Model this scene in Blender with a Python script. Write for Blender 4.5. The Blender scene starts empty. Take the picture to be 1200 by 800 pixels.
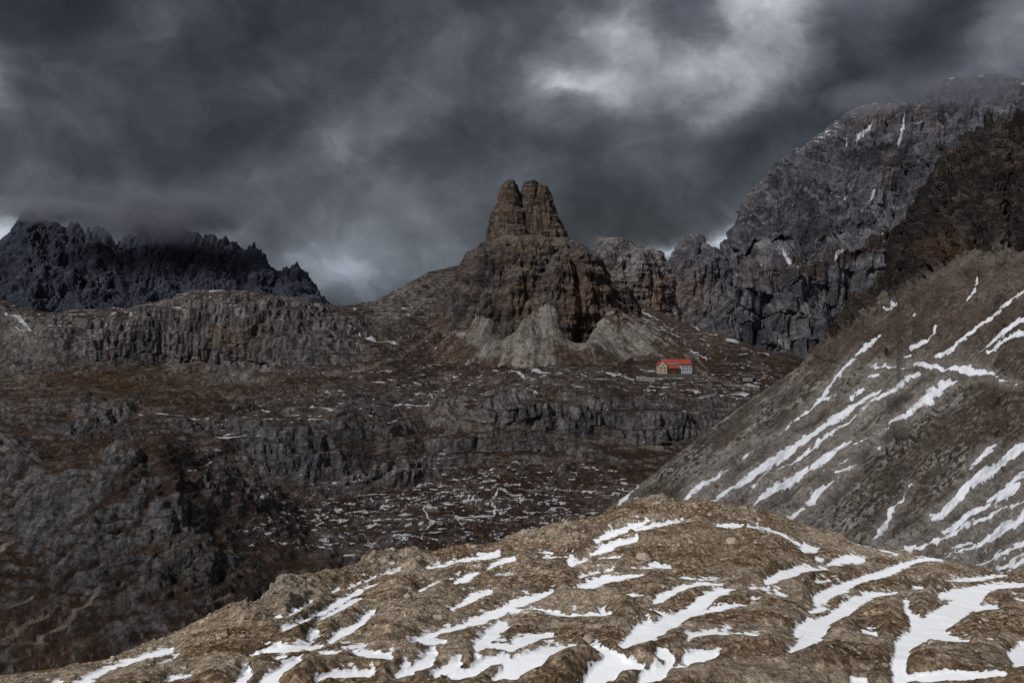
import bpy, math, random
import numpy as np
from concurrent.futures import ThreadPoolExecutor

random.seed(7)
rng = np.random.default_rng(7)
F32 = np.float32
S = 1167.0          # focal length in photo pixels (35 mm lens, 36 mm sensor, 1200 px wide)
HZ = 340.0          # row of the eye-level horizon

scene = bpy.context.scene
COL = scene.collection

# ------------------------------------------------------------------ noise
def _grad(ix, iy, iz, seed):
    with np.errstate(over='ignore'):
        h = (ix.astype(np.uint32) * np.uint32(374761393) + iy.astype(np.uint32) * np.uint32(668265263)
             + iz.astype(np.uint32) * np.uint32(2246822519) + np.uint32(seed) * np.uint32(3266489917))
        h = (h ^ (h >> np.uint32(13))) * np.uint32(1274126177)
        h = h ^ (h >> np.uint32(16))
    return h

def _perlin(x, y, z, seed):
    fx, fy, fz = np.floor(x), np.floor(y), np.floor(z)
    ix, iy, iz = fx.astype(np.int64), fy.astype(np.int64), fz.astype(np.int64)
    x = (x - fx).astype(F32); y = (y - fy).astype(F32); z = (z - fz).astype(F32)
    u = x*x*x*(x*(x*6-15)+10); v = y*y*y*(y*(y*6-15)+10); w = z*z*z*(z*(z*6-15)+10)
    k = F32(1/511.5)
    def corner(a, b, c):
        h = _grad(ix+a, iy+b, iz+c, seed)
        gx = (h & np.uint32(1023)).astype(F32)*k - 1
        gy = ((h >> np.uint32(10)) & np.uint32(1023)).astype(F32)*k - 1
        gz = ((h >> np.uint32(20)) & np.uint32(1023)).astype(F32)*k - 1
        return gx*(x-a) + gy*(y-b) + gz*(z-c)
    def lx(b, c):
        p = corner(0, b, c); return p + u*(corner(1, b, c)-p)
    p00 = lx(0, 0); p00 = p00 + v*(lx(1, 0)-p00)
    p01 = lx(0, 1); p01 = p01 + v*(lx(1, 1)-p01)
    return (p00 + w*(p01-p00))*F32(1.6)

POOL = ThreadPoolExecutor(4)
def perlin(P, seed=0):
    sh = P.shape[:-1]
    Q = P.reshape(-1, 3)
    ch = np.array_split(np.arange(len(Q)), max(4, len(Q)//60000))
    r = list(POOL.map(lambda c: _perlin(Q[c[0]:c[-1]+1, 0], Q[c[0]:c[-1]+1, 1], Q[c[0]:c[-1]+1, 2], seed), [c for c in ch if len(c)]))
    return np.concatenate(r).reshape(sh)

def fbm(P, sc, octv=5, gain=0.5, seed=0):
    sc = np.array(sc if hasattr(sc, '__len__') else (sc, sc, sc), float)
    Q = P/sc; a = 1.0; t = 0; n = 0
    for i in range(octv):
        t = t + a*perlin(Q*2.03**i + 17.3*i, seed+i); n += a; a *= gain
    return t/n*1.5

def ridged(P, sc, octv=4, gain=0.5, seed=0):
    sc = np.array(sc if hasattr(sc, '__len__') else (sc, sc, sc), float)
    Q = P/sc; a = 1.0; t = 0; n = 0; prev = 1.0
    for i in range(octv):
        r = 1-np.abs(perlin(Q*2.07**i + 9.1*i, seed+i))*1.6
        r = np.clip(r, 0, 1)**2
        t = t + a*r*prev; prev = np.clip(r*1.4, 0, 1); n += a; a *= gain
    return t/n

def sstep(a, b, x):
    t = np.clip((x-a)/(b-a), 0, 1); return t*t*(3-2*t)

def smooth1(a, s, axis):
    if s <= 0: return a
    r = int(3*s)+1; k = np.exp(-0.5*(np.arange(-r, r+1)/s)**2); k /= k.sum()
    pad = [(0, 0)]*a.ndim; pad[axis] = (r, r)
    b = np.pad(a, pad, mode='reflect', reflect_type='odd'); out = 0
    n = a.shape[axis]
    for i, w in enumerate(k):
        sl = [slice(None)]*a.ndim; sl[axis] = slice(i, i+n)
        out = out + w*b[tuple(sl)]
    return out

# ------------------------------------------------------------------ relief helpers
def unproj(px, py, D):
    return np.stack([(px-600)/S*D, D, (HZ-py)/S*D], -1)

def sheet(cols, xs, counts, sx=4, sv=0):
    """cols: {px: [(py, D), ...]}  rows are interpolated across px, then along the profile."""
    kx = np.array(sorted(cols)); arr = np.array([cols[k] for k in kx], float)   # K,R,2
    nr = arr.shape[1]
    rows = np.stack([np.stack([np.interp(xs, kx, arr[:, r, c]) for c in (0, 1)], -1) for r in range(nr)], 1)  # nx,R,2
    if sx: rows[:, :-2] = smooth1(rows[:, :-2], sx, 0)
    v = [];
    for r in range(nr-1):
        t = np.arange(counts[r])/counts[r]
        v.append(rows[:, r, None]*(1-t)[None, :, None] + rows[:, r+1, None]*t[None, :, None])
    v.append(rows[:, -1:, :]); g = np.concatenate(v, 1)
    if sv: g = smooth1(g, sv, 1)
    px = np.repeat(xs[:, None], g.shape[1], 1)
    return px, g[..., 0], g[..., 1]

def normals(P, wrap=False):
    if wrap:
        du = np.roll(P, -1, 0)-np.roll(P, 1, 0)
    else:
        du = np.gradient(P, axis=0)
    dv = np.gradient(P, axis=1)
    n = np.cross(du, dv)
    n /= np.linalg.norm(n, axis=-1, keepdims=True)+1e-9
    return n

def terrace(z, h, n, k, lo=.35, hi=.9):
    t = z/h + n; f = t-np.floor(t)
    return h*k*(sstep(lo, hi, f)-f)

def mesh_grid(name, P, col, snow, mat, wrap=False, kind='structure', mat2=None, mask2=None):
    nu, nv = P.shape[:2]
    me = bpy.data.meshes.new(name)
    nvt = nu*nv
    me.vertices.add(nvt); me.vertices.foreach_set('co', P.astype(F32).ravel())
    idx = np.arange(nvt).reshape(nu, nv)
    if wrap: idx = np.concatenate([idx, idx[:1]], 0)
    f = np.stack([idx[:-1, :-1], idx[1:, :-1], idx[1:, 1:], idx[:-1, 1:]], -1).reshape(-1, 4)
    me.loops.add(f.size); me.loops.foreach_set('vertex_index', f.ravel().astype(np.int32))
    me.polygons.add(len(f)); me.polygons.foreach_set('loop_start', (np.arange(len(f))*4).astype(np.int32))
    me.polygons.foreach_set('use_smooth', np.ones(len(f), bool))
    if mat2: me.polygons.foreach_set('material_index', mask2[:-1, :-1].ravel().astype(np.int32))
    me.update(calc_edges=True)
    ca = me.color_attributes.new('Col', 'FLOAT_COLOR', 'POINT')
    c4 = np.ones((nvt, 4), F32); c4[:, :3] = np.clip(col.reshape(-1, 3), 0.002, 1); ca.data.foreach_set('color', c4.ravel())
    sa = me.attributes.new('Snow', 'FLOAT', 'POINT'); sa.data.foreach_set('value', snow.astype(F32).ravel())
    o = bpy.data.objects.new(name, me); COL.objects.link(o); me.materials.append(mat)
    if mat2: me.materials.append(mat2)
    if kind: o['kind'] = kind
    return o

# signed distance (px) to a set of hand traced strokes, rastered over the photo frame
def crop(ox, oy, strokes, sc=0.3):
    return [[(ox+a*sc, oy+b*sc, w*sc) for a, b, w in s] for s in strokes]

class Field:
    def __init__(s, strokes, x0=-80, x1=1280, y0=60, y1=860, far=60, sub=2):
        s.x0, s.y0, s.sub = x0, y0, sub
        W, H = (x1-x0)*sub, (y1-y0)*sub
        g = np.full((H, W), float(far), F32)
        for st in strokes:
            if len(st) == 1: st = st*2
            for (ax, ay, aw), (bx, by, bw) in zip(st[:-1], st[1:]):
                m = far/2.2+max(aw, bw)
                i0 = int(max(0, (min(ax, bx)-m-x0)*sub)); i1 = int(min(W, (max(ax, bx)+m-x0)*sub))
                j0 = int(max(0, (min(ay, by)-m-y0)*sub)); j1 = int(min(H, (max(ay, by)+m-y0)*sub))
                if i1 <= i0 or j1 <= j0: continue
                X = np.arange(i0, i1)[None]/sub+x0; Y = np.arange(j0, j1)[:, None]/sub+y0
                dx, dy = bx-ax, by-ay; L = dx*dx+dy*dy+1e-6
                t = np.clip(((X-ax)*dx+(Y-ay)*dy)/L, 0, 1)
                d = np.hypot(X-ax-t*dx, Y-ay-t*dy)-(aw+(bw-aw)*t)
                g[j0:j1, i0:i1] = np.minimum(g[j0:j1, i0:i1], d)
        s.g = g
    def __call__(s, px, py):
        H, W = s.g.shape
        x = np.clip((px-s.x0)*s.sub, 0, W-1.01); y = np.clip((py-s.y0)*s.sub, 0, H-1.01)
        i = x.astype(int); j = y.astype(int); a = x-i; b = y-j
        return (s.g[j, i]*(1-a)+s.g[j, i+1]*a)*(1-b)+(s.g[j+1, i]*(1-a)+s.g[j+1, i+1]*a)*b

def blob(px, py, cx, cy, sx, sy, rot=0):
    a = math.radians(rot); c, s_ = math.cos(a), math.sin(a)
    X = (px-cx)*c+(py-cy)*s_; Y = -(px-cx)*s_+(py-cy)*c
    return np.exp(-(X/sx)**2-(Y/sy)**2)

def lerp(a, b, t):
    return a+(b-a)*t[..., None]

def C(*v): return np.array(v, float)

# ------------------------------------------------------------------ node helpers
class NT:
    def __init__(s, tree): s.t = tree; s.n = tree.nodes; s.l = tree.links
    def new(s, ty, **kw):
        n = s.n.new(ty)
        for k, v in kw.items(): setattr(n, k, v)
        return n
    def put(s, sock, v):
        if isinstance(v, bpy.types.NodeSocket): s.l.new(v, sock)
        else: sock.default_value = v
    def m(s, op, a, b=0.0, c=0.0, clamp=False):
        n = s.new('ShaderNodeMath', operation=op, use_clamp=clamp)
        s.put(n.inputs[0], a); s.put(n.inputs[1], b); s.put(n.inputs[2], c)
        return n.outputs[0]
    def mix(s, f, a, b, mode='MIX'):
        n = s.new('ShaderNodeMix', data_type='RGBA', blend_type=mode)
        s.put(n.inputs[0], f); s.put(n.inputs[6], a); s.put(n.inputs[7], b)
        return n.outputs[2]
    def ramp(s, v, a, b, c=0.0, d=1.0, smooth=False):
        n = s.new('ShaderNodeMapRange', interpolation_type='SMOOTHSTEP' if smooth else 'LINEAR')
        s.put(n.inputs[0], v); s.put(n.inputs[1], a); s.put(n.inputs[2], b); s.put(n.inputs[3], c); s.put(n.inputs[4], d)
        return n.outputs[0]
    def noise(s, vec, scale, detail=6, rough=.55, dist=0.0, kind=None):
        n = s.new('ShaderNodeTexNoise'); n.normalize = True
        s.put(n.inputs['Vector'], vec); n.inputs['Scale'].default_value = scale
        n.inputs['Detail'].default_value = detail; n.inputs['Roughness'].default_value = rough; n.inputs['Distortion'].default_value = dist
        return n.outputs[0]
    def vscale(s, vec, v):
        n = s.new('ShaderNodeVectorMath', operation='MULTIPLY'); s.put(n.inputs[0], vec); n.inputs[1].default_value = v
        return n.outputs[0]

def terrain_mat(name, unit, stretch=(1, 1, 1), contrast=.9, bump=.8, speck=0.0, speckcol=(.4, .36, .3, 1), snowcol=(.80, .82, .86, 1), blocks=0.0, fine=.35):
    """unit = size in metres of about one pixel on this surface"""
    m = bpy.data.materials.new(name); m.use_nodes = True
    t = NT(m.node_tree); t.n.clear()
    out = t.new('ShaderNodeOutputMaterial'); bs = t.new('ShaderNodeBsdfPrincipled'); t.l.new(bs.outputs[0], out.inputs[0])
    bs.inputs['Roughness'].default_value = .95; bs.inputs['Specular IOR Level'].default_value = .12
    obv = t.new('ShaderNodeTexCoord').outputs['Object']
    st = t.vscale(obv, stretch)
    at = t.new('ShaderNodeAttribute', attribute_name='Col').outputs['Color']
    sn = t.new('ShaderNodeAttribute', attribute_name='Snow').outputs['Fac']
    big = t.noise(st, 1/(unit*22), 8, .62)
    mid = t.noise(st, 1/(unit*5), 7, .68, .3)
    fin = t.noise(st, 1/(unit*2.2), 4, .7)
    f1 = t.ramp(mid, .3, .7, 1-contrast*.62, 1+contrast*.75)
    f2 = t.ramp(big, .32, .68, .78, 1.22)
    f3 = t.ramp(fin, .3, .7, 1-fine, 1+fine)
    f = t.m('MULTIPLY', t.m('MULTIPLY', f1, f2), f3)
    blk = None
    if blocks > 0:
        # fractured blocks: angular cells, wobbling a little, at two sizes
        wv = t.new('ShaderNodeTexNoise'); t.put(wv.inputs['Vector'], st); wv.inputs['Scale'].default_value = 1/(unit*9); wv.inputs['Detail'].default_value = 3
        mx = t.new('ShaderNodeVectorMath', operation='MULTIPLY_ADD'); t.put(mx.inputs[0], wv.outputs['Color']); mx.inputs[1].default_value = (unit*5,)*3; t.put(mx.inputs[2], st)
        for k, (sz, wt) in enumerate(((13, 1.0), (5.5, .7))):
            vo = t.new('ShaderNodeTexVoronoi', feature='F1'); t.put(vo.inputs['Vector'], mx.outputs[0]); vo.inputs['Scale'].default_value = 1/(unit*sz)
            vs = t.new('ShaderNodeSeparateColor'); t.put(vs.inputs[0], vo.outputs['Color'])
            q = t.m('MULTIPLY', vs.outputs[0], wt); blk = q if blk is None else t.m('ADD', blk, q)
        f = t.m('MULTIPLY', f, t.ramp(blk, 0, 1.7, 1-.42*blocks, 1+.42*blocks))
    comb = t.new('ShaderNodeCombineColor')
    for i in range(3): t.put(comb.inputs[i], f)
    c = t.mix(1.0, at, comb.outputs[0], 'MULTIPLY')
    if speck > 0:
        v = t.new('ShaderNodeTexVoronoi', feature='F1'); t.put(v.inputs['Vector'], st); v.inputs['Scale'].default_value = 1/(unit*2.9)
        s1 = t.ramp(v.outputs['Distance'], .42, .22, 0, 1)
        g = t.ramp(t.noise(obv, 1/(unit*30), 5, .65), .47, .60, 0, 1)
        rc = t.new('ShaderNodeSeparateColor'); t.put(rc.inputs[0], v.outputs['Color'])
        s2 = t.m('MULTIPLY', s1, t.ramp(rc.outputs[0], .35, .8, 0, 1))
        sp = t.m('MULTIPLY', t.m('MULTIPLY', s2, t.ramp(g, 0, 1, .3, 1)), speck)
        c = t.mix(sp, c, speckcol)
    edge = t.m('ADD', sn, t.m('MULTIPLY', t.m('SUBTRACT', mid, .5), 1.3))
    edge = t.m('ADD', edge, t.m('MULTIPLY', t.m('SUBTRACT', fin, .5), .5))
    sm = t.ramp(edge, -.06, .10, 0, 1)
    scol = t.mix(t.ramp(big, .3, .7), snowcol, tuple(x*.93 for x in snowcol[:3])+(1,))
    scol = t.mix(t.ramp(edge, .05, .9), tuple(x*.72 for x in snowcol[:3])+(1,), scol)
    c = t.mix(sm, c, scol)
    t.put(bs.inputs['Base Color'], c)
    h = t.m('ADD', t.m('MULTIPLY', mid, 1.0), t.m('MULTIPLY', fin, .35))
    if blk is not None: h = t.m('ADD', h, t.m('MULTIPLY', blk, .35*blocks))
    h = t.m('ADD', h, t.m('MULTIPLY', sm, .22))
    b = t.new('ShaderNodeBump'); t.put(b.inputs['Height'], h)
    t.put(b.inputs['Strength'], t.ramp(sm, 0, 1, bump, bump*.12)); b.inputs['Distance'].default_value = unit*5.5
    t.l.new(b.outputs[0], bs.inputs['Normal'])
    return m

def simple_mat(name, col, rough=.8, var=.15, scale=1.0):
    m = bpy.data.materials.new(name); m.use_nodes = True
    t = NT(m.node_tree); bs = t.n['Principled BSDF']; bs.inputs['Roughness'].default_value = rough
    bs.inputs['Specular IOR Level'].default_value = .2
    o = t.new('ShaderNodeTexCoord').outputs['Object']
    n = t.noise(o, scale, 5, .6)
    t.put(bs.inputs['Base Color'], t.mix(t.ramp(n, .3, .7), tuple(c*(1-var) for c in col)+(1,), tuple(min(1, c*(1+var)) for c in col)+(1,)))
    return m

# ------------------------------------------------------------------ SNOW traces (photo coordinates; every stroke is a chain of x, y, half width)
fore_snow = crop(900, 560, [
 [(540,470,12),(540,500,7),(560,530,12),(590,570,40)],
 [(1000,402,10),(900,405,12),(820,425,22),(740,440,22),(680,448,14)],
 [(840,430,18),(800,470,34),(760,490,42),(700,530,48),(640,570,44),(590,620,34),(530,655,30),(515,720,22),(520,800,28)],
 [(890,490,8),(820,495,22)], [(775,645,4),(700,628,18),(640,600,32)],
 [(690,300,5),(600,298,10),(540,320,12),(470,350,16),(400,375,16),(330,400,16),(270,430,22),(200,465,24)],
 [(500,435,4),(420,440,10),(350,470,26),(300,510,26),(240,545,22),(190,590,38),(150,640,24),(85,680,5)],
 [(220,500,10),(170,515,10)], [(160,560,16),(120,600,20)],
 [(0,395,14),(60,370,20),(130,345,16),(230,342,4)], [(370,305,13),(310,300,20),(240,322,8)], [(185,262,14),(150,258,18)],
 [(0,182,5),(70,212,5),(130,245,7),(150,255,8)], [(195,300,8),(215,306,5)],
 [(930,365,4),(830,378,8),(740,385,7),(690,385,3)], [(1000,680,34),(970,690,28),(990,730,22)],
 [(920,780,15),(820,785,18),(700,780,22),(560,795,10)], [(340,240,3),(430,258,4),(500,285,3)], [(600,418,7),(565,422,5)],
 [(245,390,5),(190,392,5)], [(970,455,7),(1000,462,8)], [(370,605,3),(420,618,3)], [(870,635,5)], [(0,435,4),(80,455,3)], [(340,795,10),(380,798,8)],
]) + crop(600, 560, [
 [(530,155,7),(440,190,14),(380,210,14),(325,232,8)], [(665,150,4),(570,170,9),(480,190,9)], [(480,228,9),(400,245,15),(340,268,13),(305,280,7)],
 [(230,300,15),(230,320,13),(290,302,7)], [(340,300,5),(415,295,7)], [(110,272,4),(150,275,5)], [(120,292,3),(215,290,3)],
 [(510,368,5),(430,378,14),(360,385,20),(300,410,20),(250,420,8)], [(400,345,5),(330,355,4),(270,380,3)], [(545,325,11),(600,335,9),(625,342,4)], [(470,340,3),(545,338,4)],
 [(820,405,5),(720,405,9),(640,430,14),(580,460,18),(555,480,7)],
 [(870,425,5),(800,440,17),(740,480,26),(690,520,22),(640,550,25),(570,590,31),(500,620,31),(430,660,10)],
 [(910,492,5),(840,498,12),(760,515,12),(700,530,12)], [(495,500,3),(560,515,5),(610,545,7)], [(530,560,10),(480,600,9)],
 [(660,375,3),(730,382,5),(800,378,4)], [(800,170,4),(860,172,9),(900,168,4)], [(925,170,4),(1000,182,5)], [(1000,425,4),(930,420,4)], [(510,448,4),(450,452,5)],
 [(0,480,16),(60,465,20),(120,450,12),(160,430,5)], [(0,510,12),(90,505,5),(160,520,4),(240,535,4),(380,535,4)], [(350,520,11),(360,525,9)],
 [(155,605,9),(90,615,16),(30,640,23),(0,665,18)], [(240,660,4),(150,680,22),(80,720,36),(0,760,46)],
 [(310,660,4),(370,690,14),(400,730,36),(360,770,46),(330,800,46)], [(440,745,18),(500,745,12)], [(790,690,12),(740,700,25),(690,715,18)],
 [(580,690,18),(620,710,18),(600,750,9)], [(680,750,7),(600,745,12),(560,780,32),(520,800,28)], [(950,612,3),(850,610,4),(760,606,9),(690,625,4)], [(940,462,3),(965,464,3)],
]) + crop(300, 560, [
 [(940,280,13),(870,295,13),(800,310,7),(740,325,5),(670,338,3)], [(1000,298,11),(950,312,13),(900,340,4)], [(865,355,7),(820,375,16),(780,390,9)],
 [(1000,355,3),(930,365,4)], [(720,385,3),(640,425,5)], [(910,435,9),(850,450,16),(800,480,9),(770,498,5)],
 [(1000,490,14),(940,520,20),(870,550,20),(800,578,11),(720,595,9),(660,625,13),(600,645,7)], [(730,640,7),(660,640,11)],
 [(960,570,22),(930,600,22),(870,660,20)], [(1000,665,18),(920,655,12)],
 [(470,395,4),(400,425,7),(330,465,11),(260,515,9),(200,545,5),(100,580,5)], [(410,450,5),(340,490,13),(290,525,11),(240,550,3)],
 [(465,370,3),(360,415,3)], [(560,342,3),(490,358,3)], [(325,412,5),(300,425,5)],
 [(220,465,3),(160,510,9),(120,535,5),(75,535,7)], [(455,512,9),(420,535,7)], [(460,525,5),(400,570,13),(340,595,15),(285,630,5)], [(235,590,11),(205,608,7)],
 [(250,645,7),(170,655,16),(90,655,14),(30,668,4)], [(420,650,9),(340,660,4)], [(330,690,5),(270,685,13),(220,690,5)], [(520,700,9),(450,695,13),(380,680,9)],
 [(110,690,7),(80,700,9)], [(160,715,9),(110,740,13),(70,780,18),(30,800,13)], [(440,765,16),(360,770,16),(280,775,9),(240,790,7)],
 [(690,680,13),(660,720,20),(600,755,13),(545,780,5)], [(585,725,13)], [(790,725,9),(730,755,18),(700,775,9)],
 [(980,710,13),(900,725,16),(840,765,16),(760,780,13)], [(1000,760,28),(940,790,18)], [(860,705,7)],
]) + crop(0, 560, [
 [(670,655,9),(600,668,7),(520,690,5),(450,712,7),(390,740,9),(320,775,11),(270,800,11)], [(230,775,7),(190,795,9)], [(690,680,4),(620,710,3)],
 [(740,765,3),(660,775,3)], [(960,760,16),(940,790,20)], [(1000,675,4),(980,680,3)],
])

scree_snow = crop(900, 320, [
 [(735,418,8),(690,440,18),(640,475,22),(590,515,17),(530,560,12),(460,605,4)],
 [(590,388,6),(540,415,14),(480,460,11),(420,500,9),(370,545,6),(280,605,7),(200,665,9),(100,730,7),(0,790,6),(-75,850,3)],
 [(445,450,4),(400,480,11),(300,545,13),(200,620,15),(100,680,16),(0,745,17),(-80,800,14),(-150,850,10),(-225,905,4)],
 [(325,655,7),(270,690,12),(190,745,13),(100,800,14),(0,865,15),(-60,905,5)],
 [(435,240,4),(390,280,12),(345,325,5),(320,350,11),(295,380,7),(235,455,9),(180,510,6),(110,575,5),(40,640,3)],
 [(260,475,4),(220,490,8)],
 [(400,368,4),(470,367,7),(530,370,4)], [(580,360,10),(640,362,14),(685,375,10),(730,385,8)], [(730,380,10),(790,375,17),(835,378,14),(880,390,6),(930,415,4),(970,435,3)],
 [(1010,55,6),(920,125,7),(840,195,10),(770,260,8),(720,300,9),(660,325,12)], [(1010,178,12),(930,225,14),(880,265,8),(820,310,3)], [(1010,222,9),(930,260,10),(860,305,8)],
 [(655,205,6),(648,235,6),(600,285,9),(540,320,11)], [(815,15,4),(808,45,6),(780,110,4)], [(500,120,9),(465,145,8)], [(570,165,6),(572,160,5)],
 [(430,395,5),(390,405,7)], [(375,455,5),(325,490,8)], [(885,670,6),(840,705,13),(790,760,6)],
]) + crop(900, 480, [
 [(1010,140,16),(930,190,14),(880,240,15),(840,270,17),(770,320,18),(700,385,13),(640,425,11)],
 [(1010,250,10),(930,310,12),(860,350,12)], [(980,300,12),(900,340,15)], [(860,370,12),(800,400,14),(740,450,14),(690,480,8)], [(930,380,5),(850,425,8),(760,470,7),(680,500,8),(620,520,12),(540,540,8)],
 [(1010,415,18),(930,455,18),(850,510,16),(790,545,12),(730,565,5)], [(1010,512,12),(940,545,12),(880,575,12),(810,600,5)], [(800,512,6),(725,545,7)],
 [(565,295,4),(545,325,8),(500,380,12),(460,450,10),(425,500,10)], [(340,210,6),(300,230,10),(265,240,8)], [(280,265,5),(220,305,12),(160,360,15)], [(140,395,8),(80,425,10)],
 [(420,90,3),(340,140,3)], [(310,185,3),(220,240,3)], [(1010,355,9),(950,380,7)], [(1000,560,7),(950,590,8)], [(1000,600,15),(900,620,8)], [(430,140,8),(435,150,6)],
]) + crop(600, 360, [
 [(515,665,7),(490,690,6),(440,745,8),(390,795,4)], [(955,545,3),(900,585,4)], [(845,632,5),(760,690,10),(700,735,12),(635,785,6)],
]) + [[(1187,290,1.2),(1190,288,1.6)], [(1144,323,1.0),(1142,338,1.2),(1136,352,.8)]]

# thin snow, tracks and ledges in the middle distance
mid_snow = crop(600, 360, [
 [(60,270,3),(200,275,3)], [(330,270,2),(400,280,5),(475,286,5)], [(540,320,3),(650,325,3),(760,345,4),(860,355,6),(920,360,7)], [(500,245,3),(560,250,3)],
 [(740,358,3),(900,385,4),(960,388,3)], [(930,300,3),(910,310,6),(965,318,5)], [(520,380,3),(620,385,3)], [(640,408,3),(700,415,3),(770,420,2)], [(380,385,3),(440,388,3)],
 [(480,15,8),(530,30,5),(570,60,5)], [(590,80,4),(620,100,4)], [(600,120,2),(700,185,3),(760,210,2)], [(650,50,4),(700,65,6),(730,90,4)], [(760,105,3),(800,112,3)], [(840,130,8),(880,140,6)],
 [(895,170,4),(960,180,5),(1000,185,5)], [(930,125,6),(950,105,3)], [(160,740,3),(330,738,3)], [(330,375,3),(350,390,4),(370,405,3)], [(0,265,4),(60,290,3)], [(0,340,2),(120,350,2)],
]) + crop(300, 360, [
 [(340,110,3),(430,130,4),(500,150,5),(550,155,4)], [(330,145,2),(420,175,2)], [(375,5,4),(385,15,5)], [(440,300,3),(515,312,4)], [(470,390,2),(600,405,4),(690,410,5)], [(620,350,3),(700,370,3)],
 [(470,458,3),(540,456,4)], [(210,405,3),(300,415,3)], [(240,460,2),(300,465,3)], [(0,520,3),(60,525,4)], [(690,630,3),(780,625,3)], [(650,595,3),(690,597,3)],
 [(30,420,4),(60,425,4)], [(580,610,2),(650,615,2)], [(720,580,3),(745,580,3)],
]) + crop(0, 320, [
 [(20,165,4),(70,195,8),(130,232,5)], [(60,215,4),(130,262,4)], [(440,165,5),(455,165,6)], [(405,200,5),(420,203,5)], [(515,160,5),(512,180,4)], [(375,255,4),(390,258,4)], [(640,190,3),(670,178,3)],
 [(840,668,4),(900,672,6),(960,650,5)], [(870,655,4),(930,640,3)], [(850,680,5),(940,668,3)], [(500,560,3),(560,570,3)], [(600,560,3),(700,575,4),(780,580,3)], [(820,75,4),(870,68,4)], [(740,65,3),(770,62,3)],
 [(830,720,3),(900,735,2)], [(700,790,3),(820,780,3)], [(930,540,3),(1000,520,3)],
])
paths = [  # pale gravel tracks
 crop(300, 360, [[(750,315,5),(690,385,5),(700,410,7),(760,445,6),(820,475,6),(880,483,4),(1000,490,4)], [(430,40,6),(470,95,8),(485,125,10),(520,150,9)], [(600,265,4),(760,200,5),(850,130,5),(900,110,4)], [(380,260,4),(540,215,5),(640,150,6),(760,60,6),(860,0,8)],
  [(660,540,3),(700,575,3),(760,580,3)], [(790,440,4),(820,390,3)]]),
 crop(600, 360, [[(0,490,4),(200,515,4),(320,530,4),(400,520,3),(480,555,4),(620,582,4)], [(720,235,4),(780,290,6),(900,320,6),(960,325,5)], [(600,120,3),(700,190,4),(760,240,3)], [(540,310,5),(500,390,3),(470,470,3)]]),
 crop(0, 320, [[(275,425,3),(330,400,8),(385,375,9),(430,330,10),(450,290,8)], [(675,330,5),(690,370,6),(680,410,4)]]),
 crop(0, 560, [[(0,300,7),(60,262,6)], [(40,540,12),(130,480,5)], [(90,640,6),(200,570,9)], [(0,690,5),(80,650,8)], [(150,690,7),(250,610,8),(400,470,6)], [(0,683,3),(200,690,3)], [(850,290,3),(910,300,3)], [(1000,305,4),(885,340,5),(955,370,5)], [(800,520,4),(900,490,4)]]),
]
paths = sum(paths, [])

# ------------------------------------------------------------------ middle-distance colours (linear albedo, darkened to stand in for cloud shadow)
GRASS = C(.020, .0105, .0062); ROCK = C(.072, .065, .063); ROCKD = C(.030, .029, .035); PALE = C(.125, .115, .108); OCHRE = C(.13, .078, .038)

def project(P):
    return 600+P[..., 0]/P[..., 1]*S, HZ-P[..., 2]/P[..., 1]*S

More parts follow.
